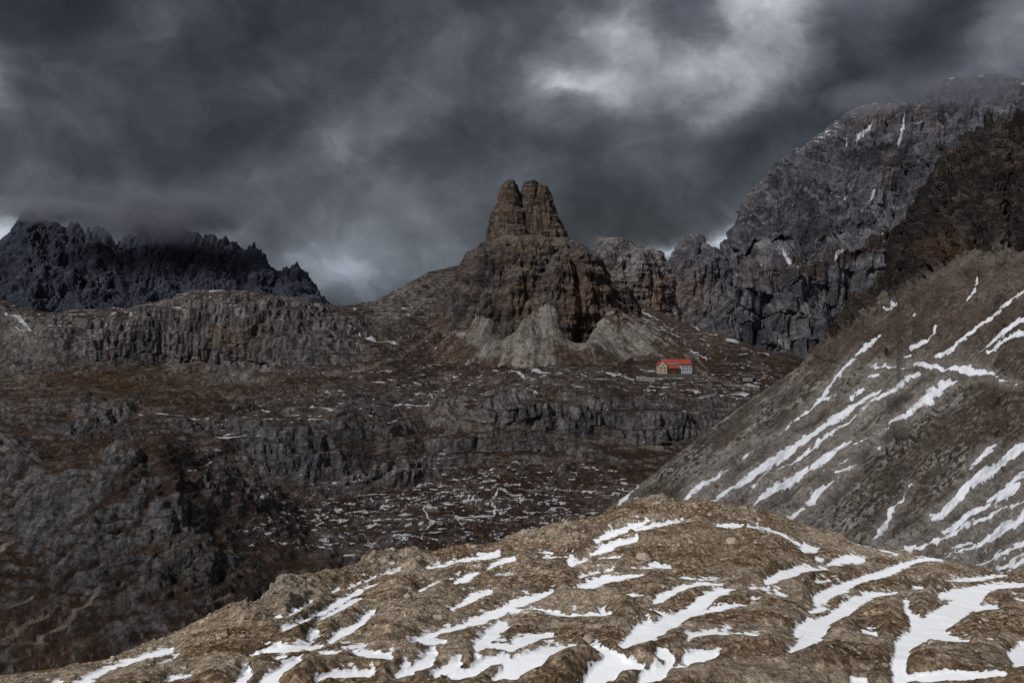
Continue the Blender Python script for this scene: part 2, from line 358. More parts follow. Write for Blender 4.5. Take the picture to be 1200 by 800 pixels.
# ================================================================== FOREGROUND HILLSIDE
def build_foreground():
    sky = [(-140,800),(-60,794),(0,790),(60,782),(120,770),(150,758),(186,746),(228,734),(270,723),(300,713),(315,700),(330,684),(360,678),(390,670),(420,662),(444,651),(465,648),(500,648),(555,636),(600,627),(660,614),(700,606),(730,597),(762,587),(790,591),(830,590),(870,594),(900,600),(930,611),(960,621),(1000,630),(1035,639),(1065,643),(1104,647),(1130,656),(1160,664),(1200,667),(1340,674)]
    sx_, sy_ = zip(*sky)
    cols = {}
    for x in range(-140, 1345, 15):
        s = float(np.interp(x, sx_, sy_))
        Dk = float(np.interp(x, [-140, 100, 300, 450, 760, 1000, 1200, 1340], [120, 135, 200, 290, 380, 380, 330, 320]))
        b = 900.
        D0 = 78.
        q = [(b, D0)]
        for f in (.3, .6, .85):
            py = 830+(s-830)*f if s < 800 else b+(s-b)*f
            q.append((max(py, s+.5), D0+12+(Dk-D0-12)*f**1.5))
        q.append((s, Dk)); q.append((s+22, Dk*1.25)); q.append((s+120, Dk*1.6))
        cols[x] = q
    xs = np.linspace(-130, 1330, 1250)
    px, py, D = sheet(cols, xs, [50, 150, 170, 120, 70, 25, 20], sx=9, sv=5)
    P = unproj(px, py, D)
    F = Field(fore_snow)
    k_ = np.clip(140/D, .35, 1.3)
    wob = fbm(P, 7, 5, .6, seed=3)*4.2*k_; wob2 = fbm(P, 7, 5, .6, seed=4)*3.2*k_
    sd = F(px+wob, py+wob2)
    n = normals(P); n *= np.sign(n[..., 2:3]+1e-9)
    away = 1-np.exp(-np.clip(sd, 0, 60)/14)
    far = sstep(60, 130, D)
    hum = fbm(P, (34, 34, 34), 3, seed=11)
    rid = ridged(P, (26, 40, 26), 3, seed=21)
    amp = np.interp(D, [70, 150, 300, 420], [.7, 1.0, 1.5, 1.7])
    crest = np.clip(1-blob(px, py, 330, 690, 60, 28)*0, 0, 1)
    h = away*(1.7*amp)*(1+.5*hum)+(.15+.85*away)*amp*(.75*fbm(P, 9, 4, .6, seed=6)+.35*ridged(P, 4.5, 3, seed=8)) + (.2+.8*away)*(1.1*hum+.5*rid)*amp + .12*fbm(P, 3.0, 4, seed=5)*(.25+.75*away)*amp
    # rocky outcrops
    out = blob(px, py, 333, 697, 30, 16)+.8*blob(px, py, 763, 590, 22, 7)+.7*blob(px, py, 285, 728, 30, 8)+.5*blob(px, py, 450, 655, 40, 7)
    out = np.clip(out, 0, 1)
    lumps = ridged(P, (4.5, 9, 6), 4, seed=31)
    h = h+out*(2.6*lumps-.5)
    stones = np.clip(fbm(P, 1.5, 3, seed=41)-.1, 0, 1)*.5*away
    h = (h+stones+away*amp*.9*(ridged(P, (13, 20, 13), 3, seed=9)-.35))*np.interp(px, [0, 150, 350], [.35, .55, 1])-.9*amp*sstep(.3, .9, D/np.maximum(D.max(1, keepdims=True)/1.6, 1))*1.0
    fade = 1-.4*blob(px, py, px, py*0+600, 1, 1)
    P2 = P+n*h[..., None]
    nn = normals(P2); nz = np.abs(nn[..., 2])
    # colour
    g1 = fbm(P, 22, 5, seed=51); g2 = fbm(P, 5, 4, seed=52); g3 = fbm(P, 1.6, 4, .7, seed=53)
    brown = C(.125, .082, .047); rust = C(.125, .066, .025); pale = C(.40, .325, .25); dk = C(.026, .017, .010)
    c = lerp(brown, rust, sstep(-.05, .35, g1+.25*g2))
    left = sstep(700, 350, px)*sstep(690, 760, py)
    c = lerp(c, rust*1.05, np.clip(left*.75, 0, 1))
    c = lerp(c, pale*.72, np.clip(sstep(-.15, .25, g2+.5*g3)*(.62-.3*left)*sstep(.3, -.1, g1)+.15, 0, 1))
    c = lerp(c, pale, sstep(.06, .32, g3+.2*g2)*.6)
    c = lerp(c, dk, sstep(.05, .4, -g3+.3*g1)*.6)
    c = lerp(c, pale*.78, sstep(.08, .38, -g1-.3*g2)*.6)
    c = lerp(c, C(.060, .034, .016), sstep(.12, .4, fbm(P, 11, 4, .6, seed=54))*.6)
    palezone = np.clip(blob(px, py, 1010, 637, 110, 9, 10)+blob(px, py, 560, 700, 120, 40)*.35+blob(px, py, 390, 715, 70, 14)*.8+blob(px, py, 780, 690, 80, 12)*.3+blob(px, py, 160, 765, 160, 14, -20)*.8, 0, 1)
    c = lerp(c, pale*.85, palezone*.6*sstep(-.3, .2, g3+.2))
    c = lerp(c, C(.23, .20, .17), out*sstep(-.2, .2, lumps-.25)*.8)
    c = lerp(c, C(.10, .07, .035), blob(px, py, 850, 640, 90, 22)*.5)
    steep = sstep(.86, .7, nz); c = lerp(c, C(.075, .05, .025), steep*.5*(1-out))
    sn3 = fbm(P, (1.6, 4.5, 1.6), 4, .65, seed=62)
    snow = -(sd-.4-1.5*sstep(690, 760, py)+3.0*sn3+.9*sstep(.1, .4, g2))/2.4
    # fragments of thin snow beside the drifts
    frag = sstep(.3, .5, fbm(P, (2.2, 6, 2.2), 4, seed=61)+.25*blob(px, py, 640, 770, 400, 40))*sstep(14, 2, sd)
    snow = np.maximum(snow, frag*1.0-.85)
    m = terrain_mat('hillside turf and stones', .24, stretch=(1, .38, 1), blocks=.3, contrast=1.1, bump=1.0, speck=.85, speckcol=(.44, .375, .30, 1), snowcol=(.86, .88, .92, 1), fine=.6)
    mesh_grid('hillside', P2, c, snow, m)
    return px, py, P2, sd

# ================================================================== SCREE SLOPE (right)
def build_scree():
    sk = [(560,690),(640,640),(690,612),(745,570),(800,525),(850,487),(900,452),(935,428),(955,405),(972,385),(985,362),(1010,340),(1040,320),(1050,300),(1058,268),(1072,248),(1085,222),(1097,205),(1105,188),(1122,180),(1135,162),(1150,150),(1165,140),(1180,148),(1200,133),(1260,110),(1400,60)]
    kx, ky = zip(*sk)
    cols = {}
    for x in list(range(560, 1400, 5)):
        s = float(np.interp(x, kx, ky))
        b = float(np.interp(x, [560, 700, 800, 1000, 1200, 1400], [760, 690, 670, 700, 740, 770]))
        b = max(b, s+20)
        Dt = float(np.interp(x, [560, 690, 800, 900, 985, 1050, 1100, 1200, 1400], [600, 640, 790, 900, 980, 980, 950, 930, 880]))
        Db = float(np.interp(x, [560, 700, 800, 1000, 1200, 1400], [540, 520, 500, 460, 430, 400]))
        cols[x] = []
        for f in (0, .2, .4, .6, .8):
            cols[x].append((b+(s-b)*f, Db+(Dt-Db)*(f**1.1)*.96))
        cols[x] += [(s+1.0, Dt), (s+30, Dt*1.12), (s+150, Dt*1.5)]
    xs = np.linspace(570, 1340, 950)
    px, py, D = sheet(cols, xs, [90, 150, 150, 150, 150, 25, 12], sx=0, sv=3)
    P = unproj(px, py, D)
    n = normals(P); n *= -np.sign(n[..., 1:2]+1e-9)
    # rock spires above this line, rubble below
    lx = [560, 940, 975, 1010, 1060, 1110, 1150, 1200, 1340]; ly = [300, 380, 400, 372, 340, 318, 300, 285, 240]
    line = np.interp(px, lx, ly)
    jag = fbm(P, 40, 4, seed=71)*22
    rock = sstep(-14, 14, line+jag-py)
    ang = math.atan2(-200, 270)
    s_ = px*math.cos(ang)+py*math.sin(ang); t_ = -px*math.sin(ang)+py*math.cos(ang)
    # fan lines bend steeper toward the right edge
    Q = np.stack([s_*.010, t_*.11, D*0], -1)
    streak = fbm(Q, 1, 4, .6, seed=81)
    Qw = np.stack([s_*.02, t_*.05, D*0], -1)
    wide = fbm(Qw, 1, 4, seed=82)
    Qd = np.stack([s_*.13, t_*.42, D*0], -1)
    dash = fbm(Qd, 1, 4, .6, seed=83)
    spire = ridged(P, (34, 34, 130), 5, .55, seed=91)
    pill = fbm(P, (14, 14, 60), 4, .6, seed=92)
    strata = fbm(P*C(.15, .15, 1), 6, 3, seed=93)
    hrock = 24*(spire-.35)+17*(ridged(P, (15, 15, 80), 4, .6, seed=99)-.4)+7*pill+1.6*strata+3*fbm(P, 14, 4, .6, seed=94)
    hscree = 4.6*wide+1.3*streak+.6*fbm(P, 12, 4, seed=95)+.12*dash
    F = Field(scree_snow, x0=560, y0=100)
    sd = F(px, py)
    keep = sstep(.0, .02, (py-np.interp(px, kx, ky))/400+0*px)
    edge = np.clip((py-np.interp(px, kx, ky))/14, .3, 1)
    h = rock*hrock+(1-rock)*hscree*np.where(py > 380, 1, .8)
    P2 = P+n*(h*edge)[..., None]
    jz = np.clip(1-(py-np.interp(px, kx, ky))/30, 0, 1)*sstep(985, 1010, px)
    P2[..., 2] += jz*26*np.maximum(-.25, fbm(P*C(1, .2, 0), (13, 30, 1), 3, .6, seed=100))
    P2[..., 2] += rock*terrace(P2[..., 2], 9, .5*fbm(P, 50, 2, seed=96), .55)
    nn = normals(P2); nz = np.abs(nn[..., 2])
    pal = C(.165, .150, .138); dkg = C(.024, .018, .014); mid_ = C(.080, .070, .063)
    c = lerp(mid_, pal, sstep(-.3, .3, .8*wide+.8*streak))
    vegm = blob(px, py, 1060, 560, 130, 50, -35)+.8*blob(px, py, 1180, 480, 60, 90)+.8*blob(px, py, 960, 460, 60, 40, -40)+blob(px, py, 720, 600, 60, 30)+.9*blob(px, py, 1000, 395, 60, 28)+.7*blob(px, py, 1130, 370, 90, 40)+.8*blob(px, py, 830, 520, 80, 20, -38)
    vegm = np.clip(vegm, 0, 1)
    c = lerp(c, dkg, sstep(.02, .16, dash+.5*wide-.36+.50*vegm)*.92)
    c = lerp(c, C(.045, .038, .034), sstep(.05, .35, -wide-.4*streak)*.55)
    c = lerp(c, C(.05, .036, .028), sstep(.1, .35, fbm(P, 40, 4, seed=97)+.45*vegm-.2)*.5)
    rb = C(.034, .026, .023); rl = C(.080, .063, .055); rd = C(.014, .011, .011)
    rc = lerp(rb, rl, sstep(.0, .5, strata*.6+pill*.6)*.6)
    rib = ridged(P, (15, 15, 80), 4, .6, seed=99)
    rc = lerp(rc, rd, np.clip(sstep(.38, .1, spire)*.8+sstep(.38, .12, rib)*.75, 0, 1))
    rc = lerp(rc, rl*1.15, sstep(.55, .85, rib)*.5)
    rc = lerp(rc, C(.018, .014, .013), sstep(.1, .35, fbm(P2*C(.08, .08, 1), 7, 4, .6, seed=88))*.6)
    rc = lerp(rc, C(.09, .05, .026), blob(px, py, 1115, 295, 30, 14)*.6+0*px)
    rc = lerp(rc, C(.065, .050, .042), sstep(.75, .95, nz)*.5)
    up = sstep(470, 400, py)*(1-rock)
    c = lerp(c, C(.055, .040, .031), up*.7)
    c = lerp(c, rc, rock)
    track = Field(crop(900, 320, [[(180,318,2),(250,345,3),(310,360,2)], [(330,372,3),(560,380,4),(700,392,4),(840,392,3),(930,418,4),(1010,450,4)]]), x0=560, y0=100)(px, py)
    c = lerp(c, dkg*.8, sstep(1.3, .2, track)*.7*(1-rock))
    # long bare rubble chutes under the drifts
    c = lerp(c, pal*.95, sstep(12, 2, sd)*.6*(1-rock)*sstep(400, 430, py))
    patch = fbm(np.stack([s_*.12, t_*.25, D*0], -1), 1, 4, .6, seed=98)
    holes = np.clip(blob(px, py, 1160, 595, 60, 25, -35), 0, 1)
    edg = fbm(np.stack([s_*.09, t_*.3, D*0], -1), 1, 4, .65, seed=89)
    snow = (-sd-.6+2.0*patch+2.6*edg-1.0*holes*patch)/2.2
    snow = np.maximum(snow, sstep(.15, .3, patch)*holes*sstep(16, 3, sd)*1.1-.9)
    snow = np.where(py > 640, np.maximum(snow, sstep(.2, .4, patch)*1.0-.85), snow)
    m = terrain_mat('scree and broken rock', .75, blocks=.3, stretch=(1, .5, .9), contrast=.6, bump=.85, snowcol=(.50, .515, .56, 1), fine=.4)  # grey snow colour stands in for weaker light on this slope
    m2 = terrain_mat('dark cliff rock', 1.0, stretch=(1, 1, 1.5), blocks=1.1, contrast=1.0, bump=1.0, snowcol=(.42, .43, .47, 1), fine=.45)
    mesh_grid('scree_slope', P2, c, snow, m, mat2=m2, mask2=(rock+.25*fbm(P, 9, 3, seed=78)) > .5)

# ================================================================== MIDDLE TERRAIN
HUT = (790, 437, 1230.)
def build_mid():
    cols = {
     -140: [(830,540),(720,640),(560,720),(530,860),(480,900),(445,1240),(375,1300),(350,1370),(330,1430)],
     -60: [(830,540),(710,640),(560,720),(530,860),(480,900),(445,1240),(380,1300),(358,1370),(338,1430)],
     0:   [(830,540),(700,640),(560,740),(525,880),(475,930),(440,1250),(385,1310),(366,1370),(351,1430)],
     30:  [(830,540),(705,635),(560,735),(522,880),(472,930),(440,1250),(392,1310),(372,1370),(361,1430)],
     60:  [(830,540),(712,630),(555,725),(520,880),(470,930),(440,1255),(385,1300),(373,1370),(366,1430)],
     100: [(830,540),(722,615),(552,715),(520,880),(470,930),(438,1265),(380,1300),(368,1370),(362,1430)],
     150: [(820,550),(728,610),(530,725),(520,880),(475,935),(434,1280),(377,1305),(366,1370),(361,1440)],
     190: [(815,550),(728,608),(520,740),(522,885),(478,940),(432,1300),(372,1320),(357,1370),(353,1450)],
     230: [(800,560),(722,610),(560,745),(545,885),(482,942),(430,1310),(362,1330),(345,1380),(338,1460)],
     300: [(780,590),(700,650),(585,770),(575,885),(498,942),(430,1310),(365,1340),(348,1390),(341,1470)],
     360: [(740,610),(680,680),(620,790),(590,890),(490,950),(436,1270),(380,1340),(360,1400),(352,1480)],
     400: [(730,620),(665,720),(630,790),(590,900),(485,960),(445,1230),(395,1330),(370,1430),(359,1530)],
     440: [(720,630),(660,730),(615,810),(585,915),(500,970),(455,1180),(410,1300),(375,1480),(352,1600)],
     500: [(710,640),(645,760),(595,840),(572,935),(548,960),(468,1130),(430,1300),(360,1560),(318,1700)],
     550: [(700,645),(645,760),(580,870),(556,950),(500,975),(465,1140),(430,1300),(350,1600),(307,1740)],
     600: [(700,650),(640,765),(572,900),(532,965),(480,990),(452,1150),(430,1300),(350,1600),(307,1740)],
     700: [(690,650),(630,770),(560,920),(525,990),(462,1030),(440,1160),(425,1320),(370,1550),(335,1700)],
     740: [(680,660),(625,780),(555,925),(528,990),(470,1030),(447,1160),(425,1320),(385,1500),(349,1690)],
     800: [(670,680),(600,800),(550,930),(527,1000),(472,1040),(446,1190),(430,1300),(402,1450),(377,1640)],
     850: [(660,690),(600,800),(550,930),(520,1000),(480,1050),(450,1190),(435,1280),(415,1400),(393,1560)],
     900: [(650,700),(600,800),(560,920),(520,1000),(480,1050),(455,1190),(440,1270),(425,1380),(411,1500)],
     1000:[(650,700),(600,800),(560,920),(520,1000),(480,1050),(460,1190),(448,1270),(438,1380),(428,1480)],
     1100:[(650,700),(600,800),(560,920),(520,1000),(480,1050),(460,1190),(448,1270),(438,1380),(432,1480)],
    }
    for k in cols:
        y, d = cols[k][-1]; cols[k] += [(y+25, d*1.12), (y+120, d*1.5)]
    xs = np.linspace(-120, 1060, 1150)
    px, py, D = sheet(cols, xs, [40, 130, 90, 80, 90, 90, 60, 60, 40, 12, 8], sx=5, sv=3)
    P = unproj(px, py, D)
    n = normals(P); n *= np.sign(n[..., 2:3]-n[..., 1:2]+1e-9)
    # where cliffs stand (photo coordinates -> surface of the base relief)
    w1 = fbm(P, 60, 4, seed=101)
    wx, wy = px+w1*14, py+fbm(P, 45, 4, seed=102)*9
    cl = [(65,600,60,42,-40,1),(110,640,70,60,-45,.9),(150,560,50,40,-30,.9),(30,560,35,40,-40,.8),(190,600,45,70,-60,.8),(230,665,55,42,0,1),(180,700,80,24,0,.9),(15,530,20,50,0,.7),
          (110,500,60,30,-25,.8),(250,560,30,40,0,.8),(335,530,75,38,0,1.1),(400,540,35,28,0,.6),(470,555,75,13,-8,.9),(300,580,35,30,0,.7),(430,500,110,14,4,.6),(330,480,90,10,0,.6),
          (600,487,75,20,0,1.2),(680,490,50,18,0,.9),(775,500,60,22,0,1.3),(850,480,40,14,0,.8),(640,535,90,14,4,.6),(720,475,120,10,3,.5),(540,520,40,14,0,.8),(655,560,22,9,-25,.7),(730,540,40,14,10,.5),
          (300,395,125,42,0,1.5),(130,400,60,28,0,1.0),(190,390,55,32,0,1.0),(70,395,35,25,0,.8),(15,415,30,35,0,.5),(400,400,40,32,0,.8),(440,400,30,30,0,.3),(500,330,50,14,-30,.3),
          (530,485,30,22,0,.8),(220,500,60,12,10,.6),(110,470,60,9,5,.5),(280,460,50,8,0,.4),(185,640,30,60,-50,.6)]
    cm = 0
    for a in cl: cm = np.maximum(cm, a[5]*blob(wx, wy, *a[:5]))
    cm = np.clip(cm, 0, 1.3)
    cliff = sstep(.38, .62, cm)
    flat = np.clip(blob(px, py, HUT[0], 436, 60, 14)*1.2+.9*blob(px, py, 872, 444, 22, 9)+.9*blob(px, py, 757, 444, 22, 7), 0, 1)
    lf = sstep(360, 250, px)*sstep(500, 530, py)
    Pd = P.copy(); Pd[..., 0] = P[..., 0]-.95*P[..., 2]
    gul = ridged(P, (26, 26, 110), 4, .55, seed=111)*(1-lf)+ridged(Pd, (34, 34, 150), 5, .55, seed=116)*lf
    gul2 = fbm(P, (9, 9, 46), 4, .6, seed=112)
    lump = ridged(P, (120, 120, 70), 5, .5, seed=113)*(1-lf)+1.6*ridged(Pd, (90, 90, 300), 4, .5, seed=117)*lf
    rough = fbm(P, 14, 5, .62, seed=114)
    bumps = ridged(P, (26, 26, 16), 4, .6, seed=115)
    near = np.interp(D, [500, 900, 1400], [.8, .9, 1.0])
    fl2 = ridged(P*(1-lf)[..., None]+Pd*lf[..., None], (8, 8, 44), 3, .6, seed=118)
    h = cliff*(8*(1-gul)-3+3*gul2+3.0*(.5-fl2))+16*(cm-.35)*sstep(0, .5, cm)
    h = h+(1-cliff)*(3.5*bumps+1.5)+ (7*lump*(1-.4*cliff)+2.0*rough)*near
    lim = np.clip((py-np.interp(px, xs, py[:, 500:].min(1)))/14, .3, 1)
    tal = sstep(405, 440, px)*sstep(420, 350, py)
    h = h*(1-.5*tal)*(1-.93*flat)*lim
    P2 = P+n*h[..., None]
    tn = fbm(P*C(1, 1, .3), 130, 3, seed=121)
    P2[..., 2] += (1-flat)*terrace(P2[..., 2], 15, 1.2*tn, .75, .3, .85)*(.35+.65*sstep(.1, .5, cm))*(1-.6*tal)*(1-.75*lf)*(1-.7*np.clip(blob(px, py, 540, 605, 170, 36), 0, 1))
    P2[..., 2] += (1-flat)*terrace(P2[..., 2], 4.5, .7*tn+.4*w1, .6, .3, .85)*(1-.6*tal)
    nn = normals(P2); nz = np.abs(nn[..., 2])
    g = fbm(P, 50, 5, seed=131); g2 = fbm(P, 9, 5, .65, seed=132)
    bnk = sstep(.45, .75, cm)
    zst = fbm(P2*C(.12, .12, 1), 5, 4, .6, seed=133)          # bedding
    ver = fbm(P2*C(1, 1, .12), 7, 4, .6, seed=134)            # water streaks
    rock = lerp(ROCK, ROCKD, sstep(-.1, .5, ver+.4*zst))
    rock = lerp(rock, PALE, sstep(.0, .6, zst-.4*ver+.2*g)*.35)
    rock = lerp(rock, C(.112, .104, .104), sstep(.35, .1, fl2)*cliff*.6)
    rock = lerp(rock, C(.018, .017, .021), sstep(.5, .8, fl2)*cliff*.75)
    rock = lerp(rock, C(.022, .021, .026), sstep(.1, .4, fbm(P2*C(1, 1, .07), 13, 4, .6, seed=137))*cliff*.6)
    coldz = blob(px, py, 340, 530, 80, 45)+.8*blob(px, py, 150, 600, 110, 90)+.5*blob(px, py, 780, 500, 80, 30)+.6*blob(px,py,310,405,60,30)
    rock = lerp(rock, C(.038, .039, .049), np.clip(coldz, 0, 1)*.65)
    grass = lerp(GRASS, C(.035, .018, .007), sstep(0, .5, g+.3*g2)*.7)
    grass = lerp(grass, C(.045, .022, .007), np.clip(blob(wx, wy, 150, 455, 150, 22)*.5+blob(wx, wy, 85, 590, 20, 25)*.8+blob(wx,wy,150,540,60,10)*.4, 0, 1))
    grass = lerp(grass, ROCK*.7, sstep(.1, .4, g2)*.45)
    open_ = sstep(.0, .35, g+.8*bumps-.35)*.8
    m_rock = np.clip(sstep(.80, .55, nz+.1*g2)*.8+sstep(.35, .6, cm)*.75*sstep(.95, .75, nz)+.0, 0, 1)
    m_rock = np.maximum(m_rock, open_*.55)
    # upper plateau and skyline slopes are mostly bare stone
    bare = np.clip(.85*blob(px, py, 240, 355, 200, 22)+.8*blob(px, py, 480, 345, 60, 40)+.75*blob(px, py, 420, 475, 130, 18)+.6*blob(px, py, 30, 420, 40, 40)+.5*blob(px, py, 680, 450, 150, 14)+.6*blob(px, py, 430, 660, 60, 20, -35)+.7*blob(px,py,235,430,60,10), 0, 1)
    m_rock = np.maximum(m_rock, bare*sstep(-.35, .15, g2+.2*g))
    c = lerp(grass, rock, m_rock)
    veg = np.clip(blob(wx, wy, 60, 715, 200, 50)*.85+blob(wx, wy, 280, 600, 70, 30)*.6*(1-cliff)+blob(wx, wy, 640, 580, 120, 30)*.8+blob(wx, wy, 440, 535, 60, 8)*.8, 0, 1)
    c = lerp(c, GRASS*.85, veg*.65)
    c = lerp(c, GRASS*1.2, sstep(.42, .7, gul)*lf*.85)
    flt = ridged(Pd, (9, 9, 60), 3, .6, seed=119)
    c = lerp(c, C(.085, .082, .088), sstep(.5, .8, 1-flt)*sstep(.5, .3, gul)*lf*.55*m_rock)
    # bedding: pale ledge edges that follow the strata
    ph = P2[..., 2]/4.5+1.1*tn+.5*w1+.35*g2; ph = ph-np.floor(ph)
    gt = fbm(P, 34, 4, .6, seed=135)
    c = lerp(c, PALE*1.1, sstep(.80, .93, ph)*sstep(-.15, .25, gt)*np.clip(.35+.65*bare+.3*m_rock, 0, 1)*.8*(1-.8*lf))
    # rubble
    rub = np.clip(blob(wx, wy, 275, 440, 60, 16)+.8*blob(wx, wy, 15, 415, 35, 45)+.6*blob(wx, wy, 22, 383, 25, 18, 30)+.7*blob(wx, wy, 490, 345, 60, 14, -32), 0, 1)
    c = lerp(c, PALE*.95, rub*sstep(-.3, .2, g2)*.65)
    c = lerp(c, PALE*.95, np.clip(blob(wx,wy,22,390,26,14,30)*.8,0,1))
    och = np.clip(blob(wx, wy, 265, 400, 16, 16)+.7*blob(wx, wy, 232, 425, 14, 8)+.6*blob(wx, wy, 290, 415, 8, 20)+.4*blob(wx, wy, 315, 405, 10, 25), 0, 1)
    c = lerp(c, OCHRE, och*sstep(-.3, .3, ver+zst)*.75)
    # slopes falling from the tower, right of it
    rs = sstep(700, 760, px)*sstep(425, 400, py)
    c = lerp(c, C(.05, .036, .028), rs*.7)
    c = c*(1-.28*np.clip(blob(px, py, 120, 690, 260, 90), 0, 1))[..., None]  # shade of the lower-left valley multiplied into the albedo
    tr = Field(paths)(px, py)
    c = lerp(c, C(.10, .082, .070), sstep(1.0, -.6, tr+.8*g2)*.7)
    F = Field(mid_snow)
    sd = F(px, py)
    snow = (-sd+1.1*g2-.35)/1.6
    # curling thin drifts on the hollow ground
    li = np.abs(fbm(P2*C(.75, .55, 1.0), 34, 4, .42, seed=141)); gate = fbm(P, 60, 3, seed=142)
    reg = np.clip(1.2*blob(px, py, 540, 600, 160, 38)+.5*blob(px, py, 390, 625, 70, 25)+.16*blob(px, py, 600, 450, 260, 22)+.14*blob(px, py, 450, 480, 150, 20)+.25*blob(px, py, 830, 455, 80, 14)+.25*blob(px, py, 300, 500, 60, 12)+.16*blob(px, py, 230, 352, 200, 16)+.16*blob(px, py, 470, 380, 60, 40)+.4*blob(px, py, 800, 395, 80, 14, 22)+.2*blob(px,py,100,375,90,25), 0, 1)
    cur = (.016*reg*(1+1.4*np.clip(gate+.6*g2, -.6, .6))-li)*42+ 1.0*np.clip(gate, -1, .25)-.16
    snow = np.maximum(snow, np.where(reg > .12, cur, -2))
    led = (sstep(.86, .95, ph)*sstep(.12, .4, fbm(P, 22, 4, .6, seed=136)+.5*reg)*sstep(.02, .1, reg))*1.15-.8
    snow = np.maximum(snow, led)
    spots = sstep(.36, .46, fbm(P2*C(.4, .8, 2), 6, 3, .6, seed=143)*sstep(.0, .25, reg+.08)+.15*reg)*1.1-.9
    snow = np.maximum(snow, np.where(nz > .55, spots, -1))
    snow = np.where(nz > .4, snow, -1.2)
    m = terrain_mat('cloud-shaded alpine turf and rock', 1.05, blocks=.8, stretch=(1, .55, 1.2), contrast=.95, bump=.8, snowcol=(.30, .305, .325, 1), fine=.4)  # snow greyed too: the cloud shadow is put into its colour
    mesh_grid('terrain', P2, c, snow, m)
    return px, py, P2

# ================================================================== solids: closed rock masses with a left and a right outline
def rock_mass(name, prof, Dc, depth, nu, nv, mat, dispf, colf, snowf=None, power=2.4, top=True, drift=0.0):
    """prof: [(py, left px, right px), ...] from the summit down"""
    a = np.array(prof, float); order = np.argsort(a[:, 0]); a = a[order]
    yy = np.linspace(a[0, 0], a[-1, 0], nv)
    L = np.interp(yy, a[:, 0], a[:, 1]); R = np.interp(yy, a[:, 0], a[:, 2])
    th = np.linspace(0, 2*math.pi, nu, endpoint=False)
    c, s = np.cos(th), np.sin(th)
    e = 2/power
    ex = np.sign(c)*np.abs(c)**e; ey = np.sign(s)*np.abs(s)**e
    wpx = (R-L)/2; cx = (L+R)/2
    X = (cx[None]-600)/S*Dc+ex[:, None]*wpx[None]/S*Dc
    wid = wpx/S*Dc
    dd = depth(yy, wid)
    Y = Dc+ey[:, None]*dd[None]+drift*(yy-yy[0])[None]
    Z = np.repeat(((HZ-yy)/S*Dc)[None], nu, 0)
    P = np.stack([X, Y, Z], -1)
    n = normals(P, True)
    cen = np.stack([(cx-600)/S*Dc, yy*0+Dc, (HZ-yy)/S*Dc], -1)[None]
    sgn = np.sign(np.sum((P-cen)*n, -1, keepdims=True)); n = n*np.where(sgn == 0, 1, sgn)
    taper = np.clip(wid/ (wid.max()*.12), .15, 1)[None, :]
    h = dispf(P, yy[None]+0*X, taper)
    P2 = P+n*h[..., None]
    nn = normals(P2, True)
    px, py = project(P)
    col = colf(P2, px, py, np.abs(nn[..., 2]))
    snow = snowf(P2, px, py, np.abs(nn[..., 2])) if snowf else px*0-2
    if top:   # close the top with one more ring at the centre
        cap = P2[:, :1].mean(0, keepdims=True).repeat(nu, 0); cap[..., 2] += .5
        P2 = np.concatenate([cap, P2], 1); col = np.concatenate([col[:, :1], col], 1); snow = np.concatenate([snow[:, :1], snow], 1)
    return mesh_grid(name, P2, col, snow, mat, wrap=True)

